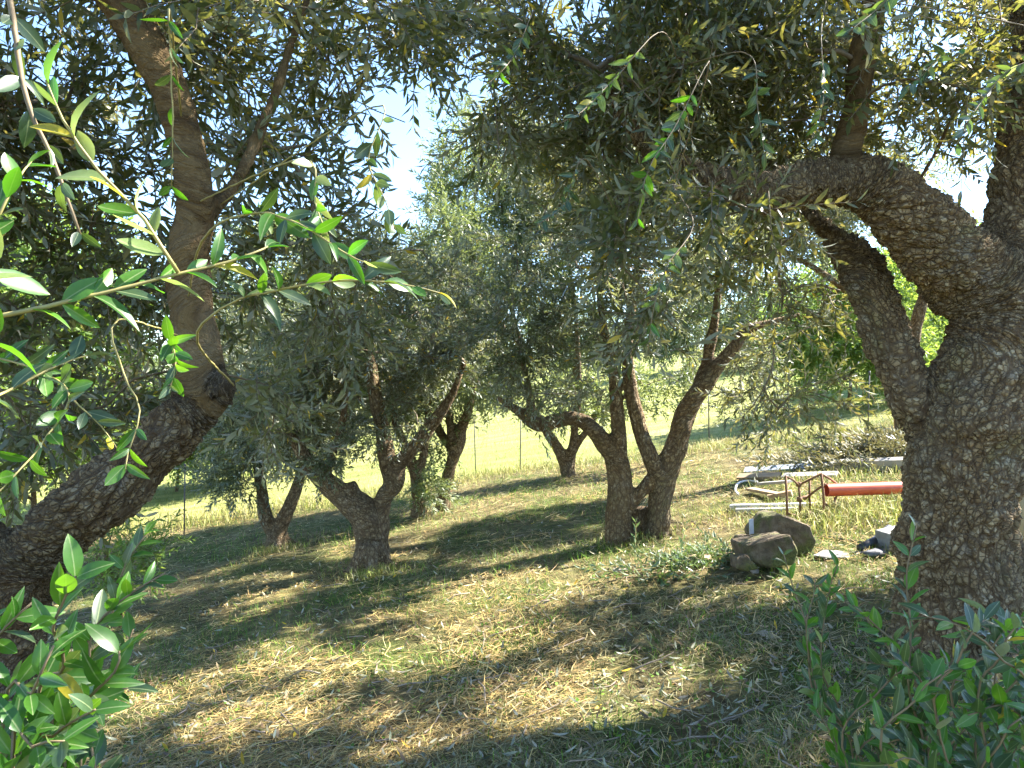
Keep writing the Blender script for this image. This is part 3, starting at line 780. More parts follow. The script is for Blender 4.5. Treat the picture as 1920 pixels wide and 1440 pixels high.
bush('leafy_shrub', 'bright green shrub behind the leaning trunk at the left edge', 60, 800, 13, 1.9, 1.2, 1.5, BROAD, T_FAR, 12, 1.5, 101)
bush('leafy_shrub', 'yellow-green sunlit shrub beyond the left fence post', 330, 790, 16.5, 2.0, 1.2, 1.3, BROAD, T_FAR, 10, 1.7, 102)
bush('leafy_shrub', 'small shrub under the leaning trunk with reddish stems', 215, 1010, 6.0, .28, .3, .38, BROAD, T_MID, 60, 1.1, 103, trunk_w=16)
bush('broadleaf_tree', 'light green feathery tree in the field right of the middle', 1590, 600, 15.5, 1.9, 1.5, 1.6, BROAD, T_FAR, 9, 1.7, 104, 'tree', 'trees beyond the fence')
bush('broadleaf_tree', 'green tree on the slope seen through the hole in the big trunk', 1760, 560, 19, 1.8, 1.5, 2.2, BROAD, T_FAR, 5.5, 2.3, 105, 'tree', 'trees beyond the fence')
bush('broadleaf_tree', 'olive-green tree behind the left crown beyond the fence', 520, 560, 17, 2.2, 1.8, 2.0, OLIVE_FRESH, T_FAR, 4.5, 2.4, 106, 'tree', 'trees beyond the fence')
bush('broadleaf_tree', 'green tree far left behind the leaves', 60, 520, 15, 2.2, 1.8, 2.2, BROAD, T_FAR, 4.5, 2.4, 107, 'tree', 'trees beyond the fence')
for k, (px, d, w, lab) in enumerate([(-60, 27, 2.4, 'pale olive tree in the field at the far left'), (250, 30, 2.8, 'pale olive tree in the field left of the fence stake'), (455, 33, 2.6, 'pale olive tree behind the small forked tree across the field'),
                                     (660, 31, 2.8, 'pale olive tree across the field behind the stout forked tree'), (860, 36, 2.6, 'pale olive tree across the field left of the two-stemmed tree'), (1075, 38, 3.0, 'pale olive tree across the field behind the two-stemmed tree'),
                                     (1290, 34, 2.8, 'pale olive tree across the field right of the two-stemmed tree'), (1480, 30, 2.6, 'pale olive tree across the field above the boulders'), (1960, 28, 3.0, 'pale olive tree in the field at the right edge')]):
    x = (px - 960) / FPX * d; z = float(gz(x, d)[0]); py = 720 - (z + w * .85 - CAMZ) / d * FPX
    bush('olive_tree', lab, px, py, d, w, w * .8, w * .72, OLIVE_FRESH, T_FAR, 2.9, 2.7, 230 + k, 'tree', 'olive trees across the field', tw=9, trunk_w=70)
# ------------------------------------------------------------------ wire fence
RUST = simple('rusty_steel', (.16, .085, .045), .85, .4, 45, bump=.001)
DARKSTEEL = simple('dark_fence_steel', (.07, .065, .06), .6, .3, 30)
posts = [(-250, 1085), (345, 1002), (640, 955), (892, 892), (975, 884), (1128, 862), (1330, 832), (1480, 818), (1627, 806), (1900, 800)]
fence = empty('wire_fence', G(892, 892), 'thin wire fence on dark iron stakes between grove and field', 'fence')
fb = G(892, 892); tops = []
for k, (px, py) in enumerate(posts):
    g = G(px, py); h = 1.02 + .06 * math.sin(k * 2.3)
    lean = np.array([.03 * math.sin(k * 1.7), .03 * math.cos(k * 2.9), 0])
    V1, F1 = tube([g - [0, 0, .2], g + lean * .5 + [0, 0, h * .5], g + lean + [0, 0, h]], .011, 6)
    V2, F2 = tube([g + lean + [0, 0, h - .07], g + lean + [0, 0, h]], .017, 6)
    V, F = join([(V1, F1), (V2, F2)])
    link('post', mesh_tris('post', V, F, DARKSTEEL), fence, fb)
    tops.append((g, lean, h))
for q in (.2, .45, .7, .95):
    pts = []
    for k in range(len(tops) - 1):
        a = tops[k][0] + tops[k][1] * q + [0, .012, tops[k][2] * q]; b = tops[k + 1][0] + tops[k + 1][1] * q + [0, .012, tops[k + 1][2] * q]
        for t in np.linspace(0, 1, 7)[:-1]:
            pts.append(a * (1 - t) + b * t - [0, 0, .05 * 4 * t * (1 - t)])
    pts.append(b)
    V, F = tube(pts, .0018, 4)
    link('wire', mesh_tris('wire', V, F, DARKSTEEL), fence, fb)
WOODP = simple('weathered_post_wood', (.30, .15, .07), .85, .3, 25, bump=.004, stretch=(1, 1, .15))
g = G(1684, 808); V, F = tube([g - [0, 0, .2], g + [-.02, 0, .2], g + [-.03, 0, .46]], [.05, .047, .045], 10, wob=.06)
o = link('wooden_stake', mesh_tris('wooden_stake', V - g, F, WOODP)); o.location = tuple(g); tag(o, 'short reddish wooden stake beside the big trunk at the fence', 'stake')

# ------------------------------------------------------------------ boulders and scrap
def rock_material():
    m, nt, bs, out = newmat('mossy_rock')
    tc = N(nt, 'ShaderNodeTexCoord'); v = tc.outputs['Object']
    a = noise(nt, v, 14, 6, .65); b = noise(nt, v, 60, 5, .7); c = noise(nt, v, 5, 3)
    st = ramp(nt, a.outputs['Fac'], [(.3, (.06, .042, .024)), (.5, (.13, .095, .055)), (.7, (.22, .17, .11))])
    ms = ramp(nt, b.outputs['Fac'], [(.35, (.05, .06, .014)), (.65, (.15, .155, .04))])
    f = ramp(nt, c.outputs['Fac'], [(.45, (0, 0, 0)), (.6, (1, 1, 1))])
    col = mixc(nt, f, st, ms); nt.links.new(col, bs.inputs['Base Color']); bs.inputs['Roughness'].default_value = .95
    bp = N(nt, 'ShaderNodeBump'); bp.inputs['Distance'].default_value = .035
    nt.links.new(math_(nt, 'ADD', a.outputs['Fac'], math_(nt, 'MULTIPLY', b.outputs['Fac'], .5)), bp.inputs['Height']); nt.links.new(bp.outputs[0], bs.inputs['Normal'])
    return m
ROCK = rock_material()
PALE = simple('pale_stone', (.42, .37, .32), .9, .25, 18, bump=.006)
CONC = simple('concrete', (.21, .205, .19), .9, .25, 22, bump=.004)

def rock(name, pts, label, mat, amp=.011, cuts=7, cat='boulder', group=None, seed=1):
    pts = np.asarray(pts, float); base = np.array([pts[:, 0].mean(), pts[:, 1].mean(), pts[:, 2].min()])
    bm = bmesh.new()
    for p in pts - base: bm.verts.new(p)
    r_ = bmesh.ops.convex_hull(bm, input=bm.verts[:])
    bmesh.ops.delete(bm, geom=[e for e in r_['geom_interior'] if isinstance(e, bmesh.types.BMVert)], context='VERTS')
    bmesh.ops.triangulate(bm, faces=bm.faces[:])
    bmesh.ops.bevel(bm, geom=bm.edges[:], offset=.008, segments=1, affect='EDGES', profile=.5)
    bmesh.ops.triangulate(bm, faces=bm.faces[:])
    for _ in range(3):
        long = [e for e in bm.edges if e.calc_length() > .035]
        if long: bmesh.ops.subdivide_edges(bm, edges=long, cuts=1, use_grid_fill=False); bmesh.ops.triangulate(bm, faces=bm.faces[:])
    bm.normal_update()
    co = np.array([v.co[:] for v in bm.verts]); n = (vnoise(co * 9 + seed * 3, seed) - .5) * 2 + (vnoise(co * 24 + seed, seed + 1) - .5)
    for v, k in zip(bm.verts, n): v.co += v.normal * float(k) * amp
    me = bpy.data.meshes.new(name); bm.to_mesh(me); bm.free(); me.materials.append(mat)
    me.polygons.foreach_set('use_smooth', np.ones(len(me.polygons), bool))
    me.set_sharp_from_angle(angle=R(24))
    o = link(name, me); o.location = tuple(base)
    return tag(o, label, cat, group)

def hullpts(outline, d, depth, jitter=.02, seed=0):
    r = np.random.default_rng(seed); out = []
    for (px, py) in outline:
        p = P(px, py, d); out.append(p + r.normal(0, jitter, 3)); out.append(p + [0, depth, 0] + r.normal(0, jitter, 3) + [0, 0, -.02])
    return out
rock('boulder', hullpts([(1394, 1022), (1400, 1050), (1440, 1064), (1490, 1062), (1500, 1040), (1478, 1006), (1440, 1012)], 4.95, .24, .008, 2), 'flat-topped brown boulder in front of the mossy one', ROCK, seed=4, group='boulders under the olive trees')
rock('boulder', hullpts([(1420, 1000), (1438, 968), (1462, 962), (1518, 986), (1533, 1020), (1524, 1042), (1470, 1052), (1430, 1040)], 5.28, .3, .008, 3), 'larger angular mossy boulder leaning behind the flat-topped one', ROCK, seed=5, group='boulders under the olive trees')
rock('boulder', hullpts([(1380, 1045), (1400, 1040), (1425, 1066), (1400, 1072), (1382, 1066)], 4.9, .14, .005, 6), 'small dark stone wedged under the flat-topped boulder', ROCK, .006, seed=6, group='boulders under the olive trees')
rock('boulder', hullpts([(1386, 1004), (1404, 1002), (1406, 1030), (1386, 1030)], 5.26, .12, .005, 7), 'small dark block beside the thin grey stake', ROCK, .006, seed=7, group='boulders under the olive trees')
def gstone(px, py, sx, sy, sz, label, mat, seed, name='stone', cat='stone'):
    g = G(px, py); r = np.random.default_rng(seed); a = r.uniform(0, 3)
    q = norm(r.normal(0, 1, (16, 3))) * [sx, sy, sz]; c, s = math.cos(a), math.sin(a)
    return rock(name, q @ np.array([[c, s, 0], [-s, c, 0], [0, 0, 1]]) + g + [0, 0, sz * .55], label, mat, .004, cat=cat, seed=seed, group='loose stones on the ground')
gstone(1416, 1074, .045, .04, .03, 'small pinkish white stone in front of the boulders', PALE, 8)
gstone(1442, 1193, .05, .035, .016, 'flat pinkish stone lying in dry grass before the sapling', PALE, 9)
gstone(1560, 1042, .17, .12, .022, 'flat grey stone slab right of the mossy boulder', CONC, 10)
gstone(1640, 1040, .13, .10, .03, 'dark grey flat stone next to the concrete block', simple('slate', (.09, .09, .10), .7, .3, 20), 11)

def box_mesh(name, sx, sy, sz, mat, bevel=.004):
    bm = bmesh.new(); bmesh.ops.create_cube(bm, size=1)
    bmesh.ops.scale(bm, vec=(sx, sy, sz), verts=bm.verts[:]); bmesh.ops.bevel(bm, geom=bm.edges[:], offset=bevel, segments=2, affect='EDGES', profile=.5)
    me = bpy.data.meshes.new(name); bm.to_mesh(me); bm.free(); me.materials.append(mat); return me
g = G(1690, 1035)
o = link('concrete_block', box_mesh('concrete_block', .20, .2, .15, CONC, .008)); o.location = tuple(g + [.02, .1, .06]); o.rotation_euler = (R(3), R(-6), R(20)); tag(o, 'grey concrete block at the foot of the big trunk', 'block')

WHITE = simple('white_painted_board', (.42, .42, .42), .6, .4, 16, stretch=(.3, 1, 1))
BLUEW = simple('pale_blue_board', (.36, .40, .46), .6, .35, 12, stretch=(.3, 1, 1))
PLANK = simple('weathered_plank', (.33, .23, .14), .85, .35, 22, bump=.003, stretch=(.2, 1, 1))
GREYW = simple('grey_weathered_wood', (.32, .30, .27), .9, .3, 18, bump=.004, stretch=(.2, 1, 1))
DARKP = simple('dark_plastic', (.03, .032, .04), .45, .3, 20)
def plank(name, p0, p1, w, t, mat, label, cat='plank', roll=0., group=None, yaw_only=False):
    p0 = np.asarray(p0); p1 = np.asarray(p1); d = p1 - p0; L = np.linalg.norm(d)
    o = link(name, box_mesh(name, L, w, t, mat, min(.004, t * .2)))
    o.location = tuple((p0 + p1) / 2)
    x = Vector(d).normalized(); z = Vector((0, -math.sin(roll), math.cos(roll))); z = (z - x * z.dot(x)).normalized(); y = z.cross(x)
    o.rotation_euler = Matrix((x, y, z)).transposed().to_euler()
    return tag(o, label, cat, group)
def gp(px, py, up=0.0):
    return G(px, py) + np.array([0, 0, up])
grp = 'scrap boards behind the boulders'
plank('board', gp(1370, 957, .025), gp(1530, 954, .025), .09, .07, WHITE, 'white hollow-looking board, the rear one of the pair on the grass', 'board', group=grp)
plank('board', gp(1380, 963, .02), gp(1500, 961, .02), .07, .06, WHITE, 'white board, the front one of the pair on the grass', 'board', group=grp)
plank('board', gp(1396, 886, .03), gp(1590, 876, .04), .12, .03, BLUEW, 'long pale blue board on the bank under hanging leaves', 'board', .5, grp)
plank('plank', gp(1384, 902, .05), gp(1462, 900, .05), .12, .045, PLANK, 'reddish brown plank end below the pale blue board', 'plank', .5, grp)
plank('plank', gp(1466, 900, .05), gp(1570, 897, .05), .12, .03, GREYW, 'grey plank continuing from the reddish brown one', 'plank', .4, grp)
plank('beam', gp(1560, 884, .07), gp(1720, 880, .07), .14, .12, GREYW, 'thick weathered grey beam on the bank before the brush pile', 'beam', .3, grp)
plank('plank', gp(1405, 925, .05), gp(1462, 938, .06), .10, .03, PLANK, 'short brown plank lying askew in the scrap heap', 'plank', .3, grp)
plank('plank', gp(1425, 915, .05), gp(1480, 920, .10), .09, .03, GREYW, 'short grey plank on top of the scrap heap', 'plank', .2, grp)
plank('plank', gp(1440, 940, .04), gp(1485, 935, .06), .08, .06, PLANK, 'stubby sawn timber offcut below the scrap heap', 'plank', .1, grp)
plank('plank', gp(1590, 955, .03), gp(1650, 985, .02), .06, .02, GREYW, 'narrow board sunk in tall yellow grass', 'plank', .1, grp)
a = np.array([(1384, 930), (1379, 920), (1384, 908), (1400, 903), (1420, 905)]); 
pts, q = resample([gp(x, y + 8, .06) for x, y in a], [.012] * 5, .02); V, F = tube(pts, .012, 8)
o = link('hose', mesh_tris('hose', V - pts[0], F, simple('pale_hose', (.55, .53, .5), .5, .15, 20), smooth=True)); o.location = tuple(pts[0]); tag(o, 'pale bent hose at the left end of the scrap heap', 'hose')
pts = [gp(1540, 1008, .012), gp(1570, 1012, .012), gp(1600, 1018, .014), gp(1640, 1022, .012), gp(1670, 1018, .012)]; pts, q = resample(pts, [.01] * 5, .03); V, F = tube(pts, .009, 6)
o = link('hose', mesh_tris('hose', V - pts[0], F, DARKP, smooth=True)); o.location = tuple(pts[0]); tag(o, 'thin dark hose on the sunlit dry grass', 'hose')
pts = [gp(1612, 1036, .03), gp(1640, 1026, .05), gp(1668, 1012, .09)]; V, F = tube(pts, .028, 10)
o = link('pipe', mesh_tris('pipe', V - pts[0], F, DARKP, smooth=False)); o.location = tuple(pts[0]); tag(o, 'short black pipe leaning on the concrete block', 'pipe')
# thin grey stake by the boulders
g = P(1409, 1000, 5.30); g[2] = float(gz(g[0], g[1])[0]); h = P(1409, 972, 5.30)[2] - g[2]
o = link('metal_stake', box_mesh('metal_stake', .034, .012, h + .1, simple('galvanised', (.42, .45, .50), .45, .2, 20, metal=.3), .002)); o.location = tuple(g + [0, -.02, (h - .1) / 2]); o.rotation_euler = (0, R(-3), R(15)); tag(o, 'thin grey metal stake standing left of the boulders', 'stake')

# orange drain pipe
dO = 6.35
def pipe_mesh(name, p0, p1, ro, ri, mat, sides=28):
    p0 = np.asarray(p0); p1 = np.asarray(p1)
    prof = [(p0, ri), (p0, ro), (p1, ro), (p1, ri), (p0, ri)]
    T = norm(p1 - p0); U = norm(np.cross(T, [0, 0, 1])); W = np.cross(T, U); a = np.arange(sides) / sides * 2 * math.pi
    V = np.concatenate([p + r * (np.cos(a)[:, None] * U + np.sin(a)[:, None] * W) for p, r in prof[:4]])
    F = []
    for k in range(4):
        for j in range(sides):
            j2 = (j + 1) % sides; k2 = (k + 1) % 4
            F.append((k * sides + j, k * sides + j2, k2 * sides + j2, k2 * sides + j))
    return mesh_tris(name, V - p0, np.array(F), mat, smooth=False), p0
ORANGE, ont, obs, oo = newmat('orange_pvc'); 
otc = N(ont, 'ShaderNodeTexCoord'); on_ = noise(ont, otc.outputs['Object'], 6, 5)
ont.links.new(ramp(ont, on_.outputs['Fac'], [(.3, (.42, .062, .028)), (.7, (.52, .10, .045))]), obs.inputs['Base Color']); obs.inputs['Roughness'].default_value = .38
me, p0 = pipe_mesh('drain_pipe', P(1549, 919, dO), P(1890, 908, dO + .1), .058, .053, ORANGE)
o = link('drain_pipe', me); o.location = tuple(p0); tag(o, 'orange plastic drain pipe lying level behind the big trunk', 'pipe')
for p_ in me.polygons: p_.use_smooth = True
me.set_sharp_from_angle(angle=R(40))
g = np.array([P(1850, 910, dO + .1)[0], dO + .1, 0]); g[2] = float(gz(g[0], g[1])[0]); ztop = P(1850, 909, dO + .1)[2] - .06
hh = max(.06, ztop - g[2] + .05)
o = link('concrete_block', box_mesh('concrete_block', .22, .2, hh, CONC, .008)); o.location = (g[0], g[1], g[2] - .05 + hh / 2); tag(o, 'concrete block propping the orange pipe behind the big trunk', 'block')

# rusty bar stand holding the pipe
gB = G(1520, 968); dBar = 6.35
stand = empty('rebar_stand', P(1520, 968, dBar), 'rusty welded bar stand carrying the end of the orange pipe', 'stand')
bars = [((1473, 893), (1476, 975), -.12, -.12, .011), ((1497, 905), (1500, 972), .0, .0, .010), ((1518, 897), (1521, 972), .12, .12, .011), ((1540, 888), (1546, 975), -.1, -.1, .012), ((1565, 932), (1567, 972), .1, .1, .010),
        ((1540, 888), (1497, 910), -.1, 0, .010), ((1540, 889), (1568, 906), -.1, .1, .010), ((1473, 893), (1500, 912), -.12, 0, .009), ((1548, 907), (1508, 937), -.1, .1, .010), ((1521, 958), (1503, 970), .12, 0, .011),
        ((1545, 942), (1567, 962), -.1, .1, .011), ((1544, 968), (1566, 980), -.1, .0, .011), ((1498, 935), (1520, 928), .0, .12, .012), ((1476, 962), (1500, 968), -.12, 0, .009), ((1568, 906), (1566, 940), .1, .1, .009)]
for (a, b, da, db, rr) in bars:
    pa = P(*a, dBar + da); pb = P(*b, dBar + db)
    V, F = tube([pa, (pa + pb) / 2 + np.random.default_rng(int(a[0])).normal(0, .006, 3), pb], rr, 7)
    link('bar', mesh_tris('bar', V, F, RUST), stand, P(1520, 968, dBar))
for c in ((1498, 908), (1499, 936)):
    p = P(*c, dBar); V, F = tube([p - [0, 0, .02], p + [0, 0, .02]], .024, 8)
    link('collar', mesh_tris('collar', V, F, RUST), stand, P(1520, 968, dBar))

# tan canister at the right edge
dT = 4.6; c = P(1925, 960, dT); c[2] = float(gz(c[0], c[1])[0])
can = empty('canister', c, 'tan canister with rounded cap and rust-orange patch at the right edge', 'canister')
hT = P(1925, 915, dT)[2] - c[2]
pr = [(.0, 0), (.085, 0), (.095, .02), (.095, hT * .8), (.08, hT * .92), (.05, hT)]
sides = 20; aa = np.arange(sides) / sides * 2 * math.pi
V = np.concatenate([np.stack([r_ * np.cos(aa) + c[0], r_ * np.sin(aa) + c[1], np.full(sides, z_ + c[2])], 1) for r_, z_ in pr])
F = np.array([(k * sides + j, k * sides + (j + 1) % sides, (k + 1) * sides + (j + 1) % sides, (k + 1) * sides + j) for k in range(len(pr) - 1) for j in range(sides)])
link('body', mesh_tris('body', V, F, simple('tan_plastic', (.33, .27, .15), .5, .15, 12, col2=(.38, .3, .17)), smooth=True), can, c)
V, F = tube([c + [0, 0, hT - .01], c + [0, 0, hT + .05], c + [0, 0, hT + .075]], [.045, .05, .025], 14)
link('cap', mesh_tris('cap', V, F, simple('mustard_plastic', (.36, .28, .10), .45, .15, 12), smooth=True), can, c)
V, F = tube([c + [-.03, -.088, hT * .25], c + [-.03, -.098, hT * .28], c + [-.03, -.099, hT * .5], c + [-.03, -.088, hT * .53]], [.01, .04, .04, .01], 12)
link('patch', mesh_tris('patch', V, F, simple('rust_patch', (.40, .13, .04), .6, .2, 20)), can, c)

# ------------------------------------------------------------------ cut prunings and brush pile
def twig_pile(name, label, centre_px, rx, ry, hz, n, mat, templ, scl, sticks, seed, group='heaps of cut branches', cat='brush pile'):
    r = np.random.default_rng(seed); g = G(*centre_px)
    root = empty(name, g, label, cat, group)
    u = r.normal(0, .5, (n, 2)); u = u[(u ** 2).sum(1) < 1.3]; n = len(u)
    x = g[0] + u[:, 0] * rx; y = g[1] + u[:, 1] * ry
    z = gz(x, y) + hz * np.clip(1 - (u ** 2).sum(1) * .7, .1, 1) * r.uniform(.15, 1, n) + .02
    pos = np.stack([x, y, z], 1); dirs = norm(np.stack([r.normal(0, 1, n), r.normal(0, .8, n), r.normal(-.04, .12, n)], 1))
    (LV, LF, TI), (SV, SF) = scatter(templ, pos, dirs, r.uniform(.8, 1.2, n) * scl, r)
    lv = link('foliage', mesh_tris('foliage', LV, LF, mat, {'tint': ('FLOAT', 'FACE', TI)}), root, g); tag(lv, kind='stuff')
    tw = link('twigs', mesh_tris('twigs', SV, SF, SHOOT), root, g); tag(tw, kind='stuff')
    for k in range(sticks):
        a = r.normal(0, .45, 2); p = np.array([g[0] + a[0] * rx, g[1] + a[1] * ry, 0]); th = r.uniform(-.5, .5) + (math.pi if r.random() < .5 else 0); L = r.uniform(.15, .4)
        q = p + np.array([math.cos(th), math.sin(th) * .6, 0]) * L; m = (p + q) / 2 + np.append(r.normal(0, .05, 2), 0)
        pp = np.array([p, m, q]); pp[:, 2] = gz(pp[:, 0], pp[:, 1]) + hz * r.uniform(.3, .9, 3) + .01
        pp, qq = resample(pp, [.006, .005, .003], .05); V, F = tube(pp, qq, 5)
        link('stick', mesh_tris('stick', V, F, SHOOT if k % 2 else SHOOT_BROWN), root, g)
    return root
PRUNE = leaf_material('cut_leaf', [(0, (.03, .07, .03)), (1, (.06, .11, .04))], [(0, (.10, .15, .09)), (1, (.15, .2, .12))], [(0, (.14, .22, .04)), (1, (.2, .28, .06))], tfac=.25)
PRUNE2 = leaf_material('wilted_leaf', [(0, (.09, .09, .045)), (.6, (.13, .13, .06)), (1, (.2, .16, .09))], [(0, (.18, .19, .13)), (1, (.26, .24, .17))], [(0, (.16, .16, .05)), (1, (.22, .18, .07))], tfac=.25)
twig_pile('brush_pile', 'flat heap of fresh green cuttings left of the boulders', (1310, 1052), .32, .24, .03, 95, PRUNE, T_MID, 1.0, 9, 301)
twig_pile('brush_pile', 'scattered green cuttings before the two-stemmed tree', (1235, 1075), .28, .18, .015, 40, PRUNE, T_MID, 1.0, 7, 302)
twig_pile('brush_pile', 'big brush pile by the fence beside the big trunk', (1650, 868), .8, .6, .36, 260, PRUNE2, T_MID, 1.5, 26, 303)
twig_pile('brush_pile', 'heap of clippings under hanging leaves on the bank', (1540, 862), .7, .5, .14, 150, PRUNE2, T_MID, 1.4, 8, 304)
plank('plank', gp(1288, 1056, .05), gp(1330, 1060, .06), .07, .02, PLANK, 'small reddish bark slab on the green cuttings', 'plank', .2)
plank('stick', gp(1150, 1072, .015), gp(1180, 1072, .015), .02, .014, GREYW, 'short pale stick in front of the two-stemmed tree', 'stick', .2)

# ------------------------------------------------------------------ near leaves, every one an object
def leaf_mesh(name, L, w, bend, curl, mat):
    t = np.array([0, .06, .22, .42, .62, .8, .93, 1.0]); wd = np.array([.05, .10, .36, .5, .47, .33, .14, .0]) * w
    rows = []
    for k, (a, b) in enumerate(zip(t, wd)):
        zc = -bend * L * a * a * .35
        rows.append([(-b, a * L, zc + curl * b), (0, a * L, zc), (b, a * L, zc + curl * b)])
    V = np.array(rows).reshape(-1, 3); F = []
    for k in range(len(t) - 1):
        i = k * 3; F += [(i, i + 1, i + 4, i + 3), (i + 1, i + 2, i + 5, i + 4)]
    return mesh_tris(name, V, np.array(F), mat, smooth=True)
LEAVES = {k: [leaf_mesh('leaf', 1, w, b, c, m) for (w, b, c) in ((.36, .3, .3), (.42, .9, .2), (.32, 1.6, .45), (.46, -.5, .25), (.31, .7, .5))] for k, m in LEAFMATS.items()}

def shoot(root, base, rows, r0, leafL, spacing, mix, seed, name='shoot', start=.1, mat=None, world=False, pairs=True, spread=(30, 70), attach=False):
    """rows (px, py, depth) or world points; stem + leaf objects"""
    r = np.random.default_rng(seed)
    pts = np.array(rows, float) if world else np.array([P(*q) for q in rows])
    if attach and root.name in WOOD:
        wd = WOOD[root.name]; k_ = np.argmin(((wd - pts[0]) ** 2).sum(1) + 4 * np.maximum(0, .4 - np.abs(wd[:, 1] - pts[0, 1])) ** 2)
        pts = np.concatenate([wd[k_][None], pts]); sg_ = np.linalg.norm(np.diff(pts, axis=0), axis=1); start = sg_[0] / sg_.sum() + start * (1 - sg_[0] / sg_.sum())
    pts, rad = resample(pts, np.linspace(r0, r0 * .45, len(pts)), .03)
    pts = pts + r.normal(0, .0006, pts.shape)
    V, F = tube(pts, rad, 6)
    st = link(name, mesh_tris(name, V, F, mat or SHOOT, smooth=True), root, base)
    L = np.concatenate([[0], np.cumsum(np.linalg.norm(np.diff(pts, axis=0), axis=1))]); T, U, W = frames(pts)
    s = L[-1] * start; k = 0; names, probs = zip(*mix.items()); probs = np.array(probs) / sum(probs)
    while s <= L[-1] + 1e-6:
        i = min(len(pts) - 2, int(np.searchsorted(L, s, 'right') - 1)); f = (s - L[i]) / max(1e-6, L[i + 1] - L[i]); p = pts[i] * (1 - f) + pts[i + 1] * f
        az0 = (k % 2) * math.pi / 2 + r.normal(0, .3) + .5
        for sd in ((0, math.pi) if pairs else (r.uniform(0, 6.28),)):
            if r.random() < .12: continue
            az = az0 + sd; side = U[i] * math.cos(az) + W[i] * math.sin(az); op = R(r.uniform(*spread)) * (1 - .35 * s / L[-1])
            dv = norm(T[i] * math.cos(op) + side * math.sin(op) + r.normal(0, .14, 3)); up = T[i] * math.sin(op) - side * math.cos(op); up = up * .6 + np.array([0, -.75, .45])
            up = norm(up - dv * np.dot(up, dv)); lat = np.cross(dv, up); ro = r.normal(0, .35); up, lat = up * math.cos(ro) + lat * math.sin(ro), lat * math.cos(ro) - up * math.sin(ro)
            lat = np.cross(dv, up)
            z = leafL * r.uniform(.65, 1.15) * (1 - .25 * (s / L[-1]) ** 4)
            M = Matrix(((lat[0] * z, dv[0] * z, up[0] * z, p[0]), (lat[1] * z, dv[1] * z, up[1] * z, p[1]), (lat[2] * z, dv[2] * z, up[2] * z, p[2]), (0, 0, 0, 1)))
            me = LEAVES[names[r.choice(len(names), p=probs)]][r.integers(5)]
            o = bpy.data.objects.new('leaf', me); COL.objects.link(o); o.parent = st; o.matrix_local = M
        s += spacing * r.uniform(.75, 1.3); k += 1
    return st

MIXL = {'green': .5, 'dark': .27, 'pale': .16, 'yellow': .07}
MIXD = {'dark': .91, 'green': .04, 'pale': .03, 'yellow': .02}
MIXB = {'green': .55, 'dark': .41, 'pale': .04}
lb = np.array(LEFT.location); rb = np.array(RIGHT.location)
LS = [([(-40, 602, .92), (150, 560, .97), (300, 523, 1.02), (440, 487, 1.08), (505, 462, 1.12)], .0035, .068, .034, MIXL, .15),
      ([(335, 512, 1.03), (270, 412, 1.0), (185, 320, .97), (118, 225, .95), (85, 150, .93)], .003, .066, .034, {'green': .45, 'pale': .45, 'dark': .05, 'yellow': .05}, .1),
      ([(370, 640, 1.5), (430, 570, 1.4), (520, 545, 1.32), (640, 526, 1.3), (760, 534, 1.32), (835, 552, 1.34)], .003, .07, .05, MIXL, .35),
      ([(380, 450, 1.5), (470, 400, 1.4), (560, 420, 1.3), (640, 470, 1.25), (690, 495, 1.22)], .003, .074, .04, MIXB, .3),
      ([(560, 300, 1.5), (590, 380, 1.4), (612, 440, 1.35)], .0025, .066, .03, {'green': .6, 'pale': .4}, .3),
      ([(10, -60, 1.4), (30, 80, 1.35), (52, 190, 1.3), (100, 300, 1.3), (150, 440, 1.3)], .006, .06, .08, {'dark': .8, 'pale': .2}, .2),
      ([(318, 20, 1.7), (321, 120, 1.72), (324, 240, 1.74), (322, 350, 1.76)], .003, .06, .06, MIXB, .1),
      ([(-120, 560, .72), (-60, 520, .74), (-5, 505, .75)], .0035, .07, .03, {'pale': .5, 'green': .5}, .3),
      ([(-120, 700, .72), (-70, 660, .73), (-10, 640, .75)], .0035, .07, .03, {'green': 1}, .3),
      ([(-60, 480, 1.1), (0, 400, 1.1), (30, 340, 1.12), (60, 300, 1.15)], .003, .07, .035, MIXB, .2),
      ([(222, 600, 1.6), (232, 700, 1.55), (262, 770, 1.5), (240, 850, 1.45), (236, 880, 1.42)], .0025, .075, .05, {'green': 1}, .75),
      ([(-90, 650, 1.9), (60, 690, 1.75), (130, 740, 1.6), (80, 830, 1.45), (20, 900, 1.35), (-30, 950, 1.3)], .003, .07, .045, {'green': .7, 'dark': .3}, .2),
      ([(130, 742, 1.6), (190, 800, 1.6), (225, 850, 1.6)], .0022, .065, .04, MIXD, .3),
      ([(330, 700, 2.0), (320, 640, 1.9), (330, 680, 1.8), (318, 730, 1.75)], .002, .06, .03, {'green': .8, 'dark': .2}, .3),
      ([(-40, 760, 1.2), (40, 720, 1.3), (120, 680, 1.4), (190, 660, 1.5)], .003, .07, .045, MIXD, .1),
      ([(700, 200, 1.9), (690, 300, 1.8), (720, 370, 1.75), (740, 430, 1.7)], .0025, .064, .04, MIXD, .2)]
for k, (rows, r0, ll, sp, mix, stt) in enumerate(LS):
    shoot(LEFT, lb, rows, r0, ll * 1.06, sp, mix, 400 + k, start=stt, mat=SHOOT if k not in (5,) else SHOOT_BROWN, attach=k in (2, 3, 4, 6, 10, 15))
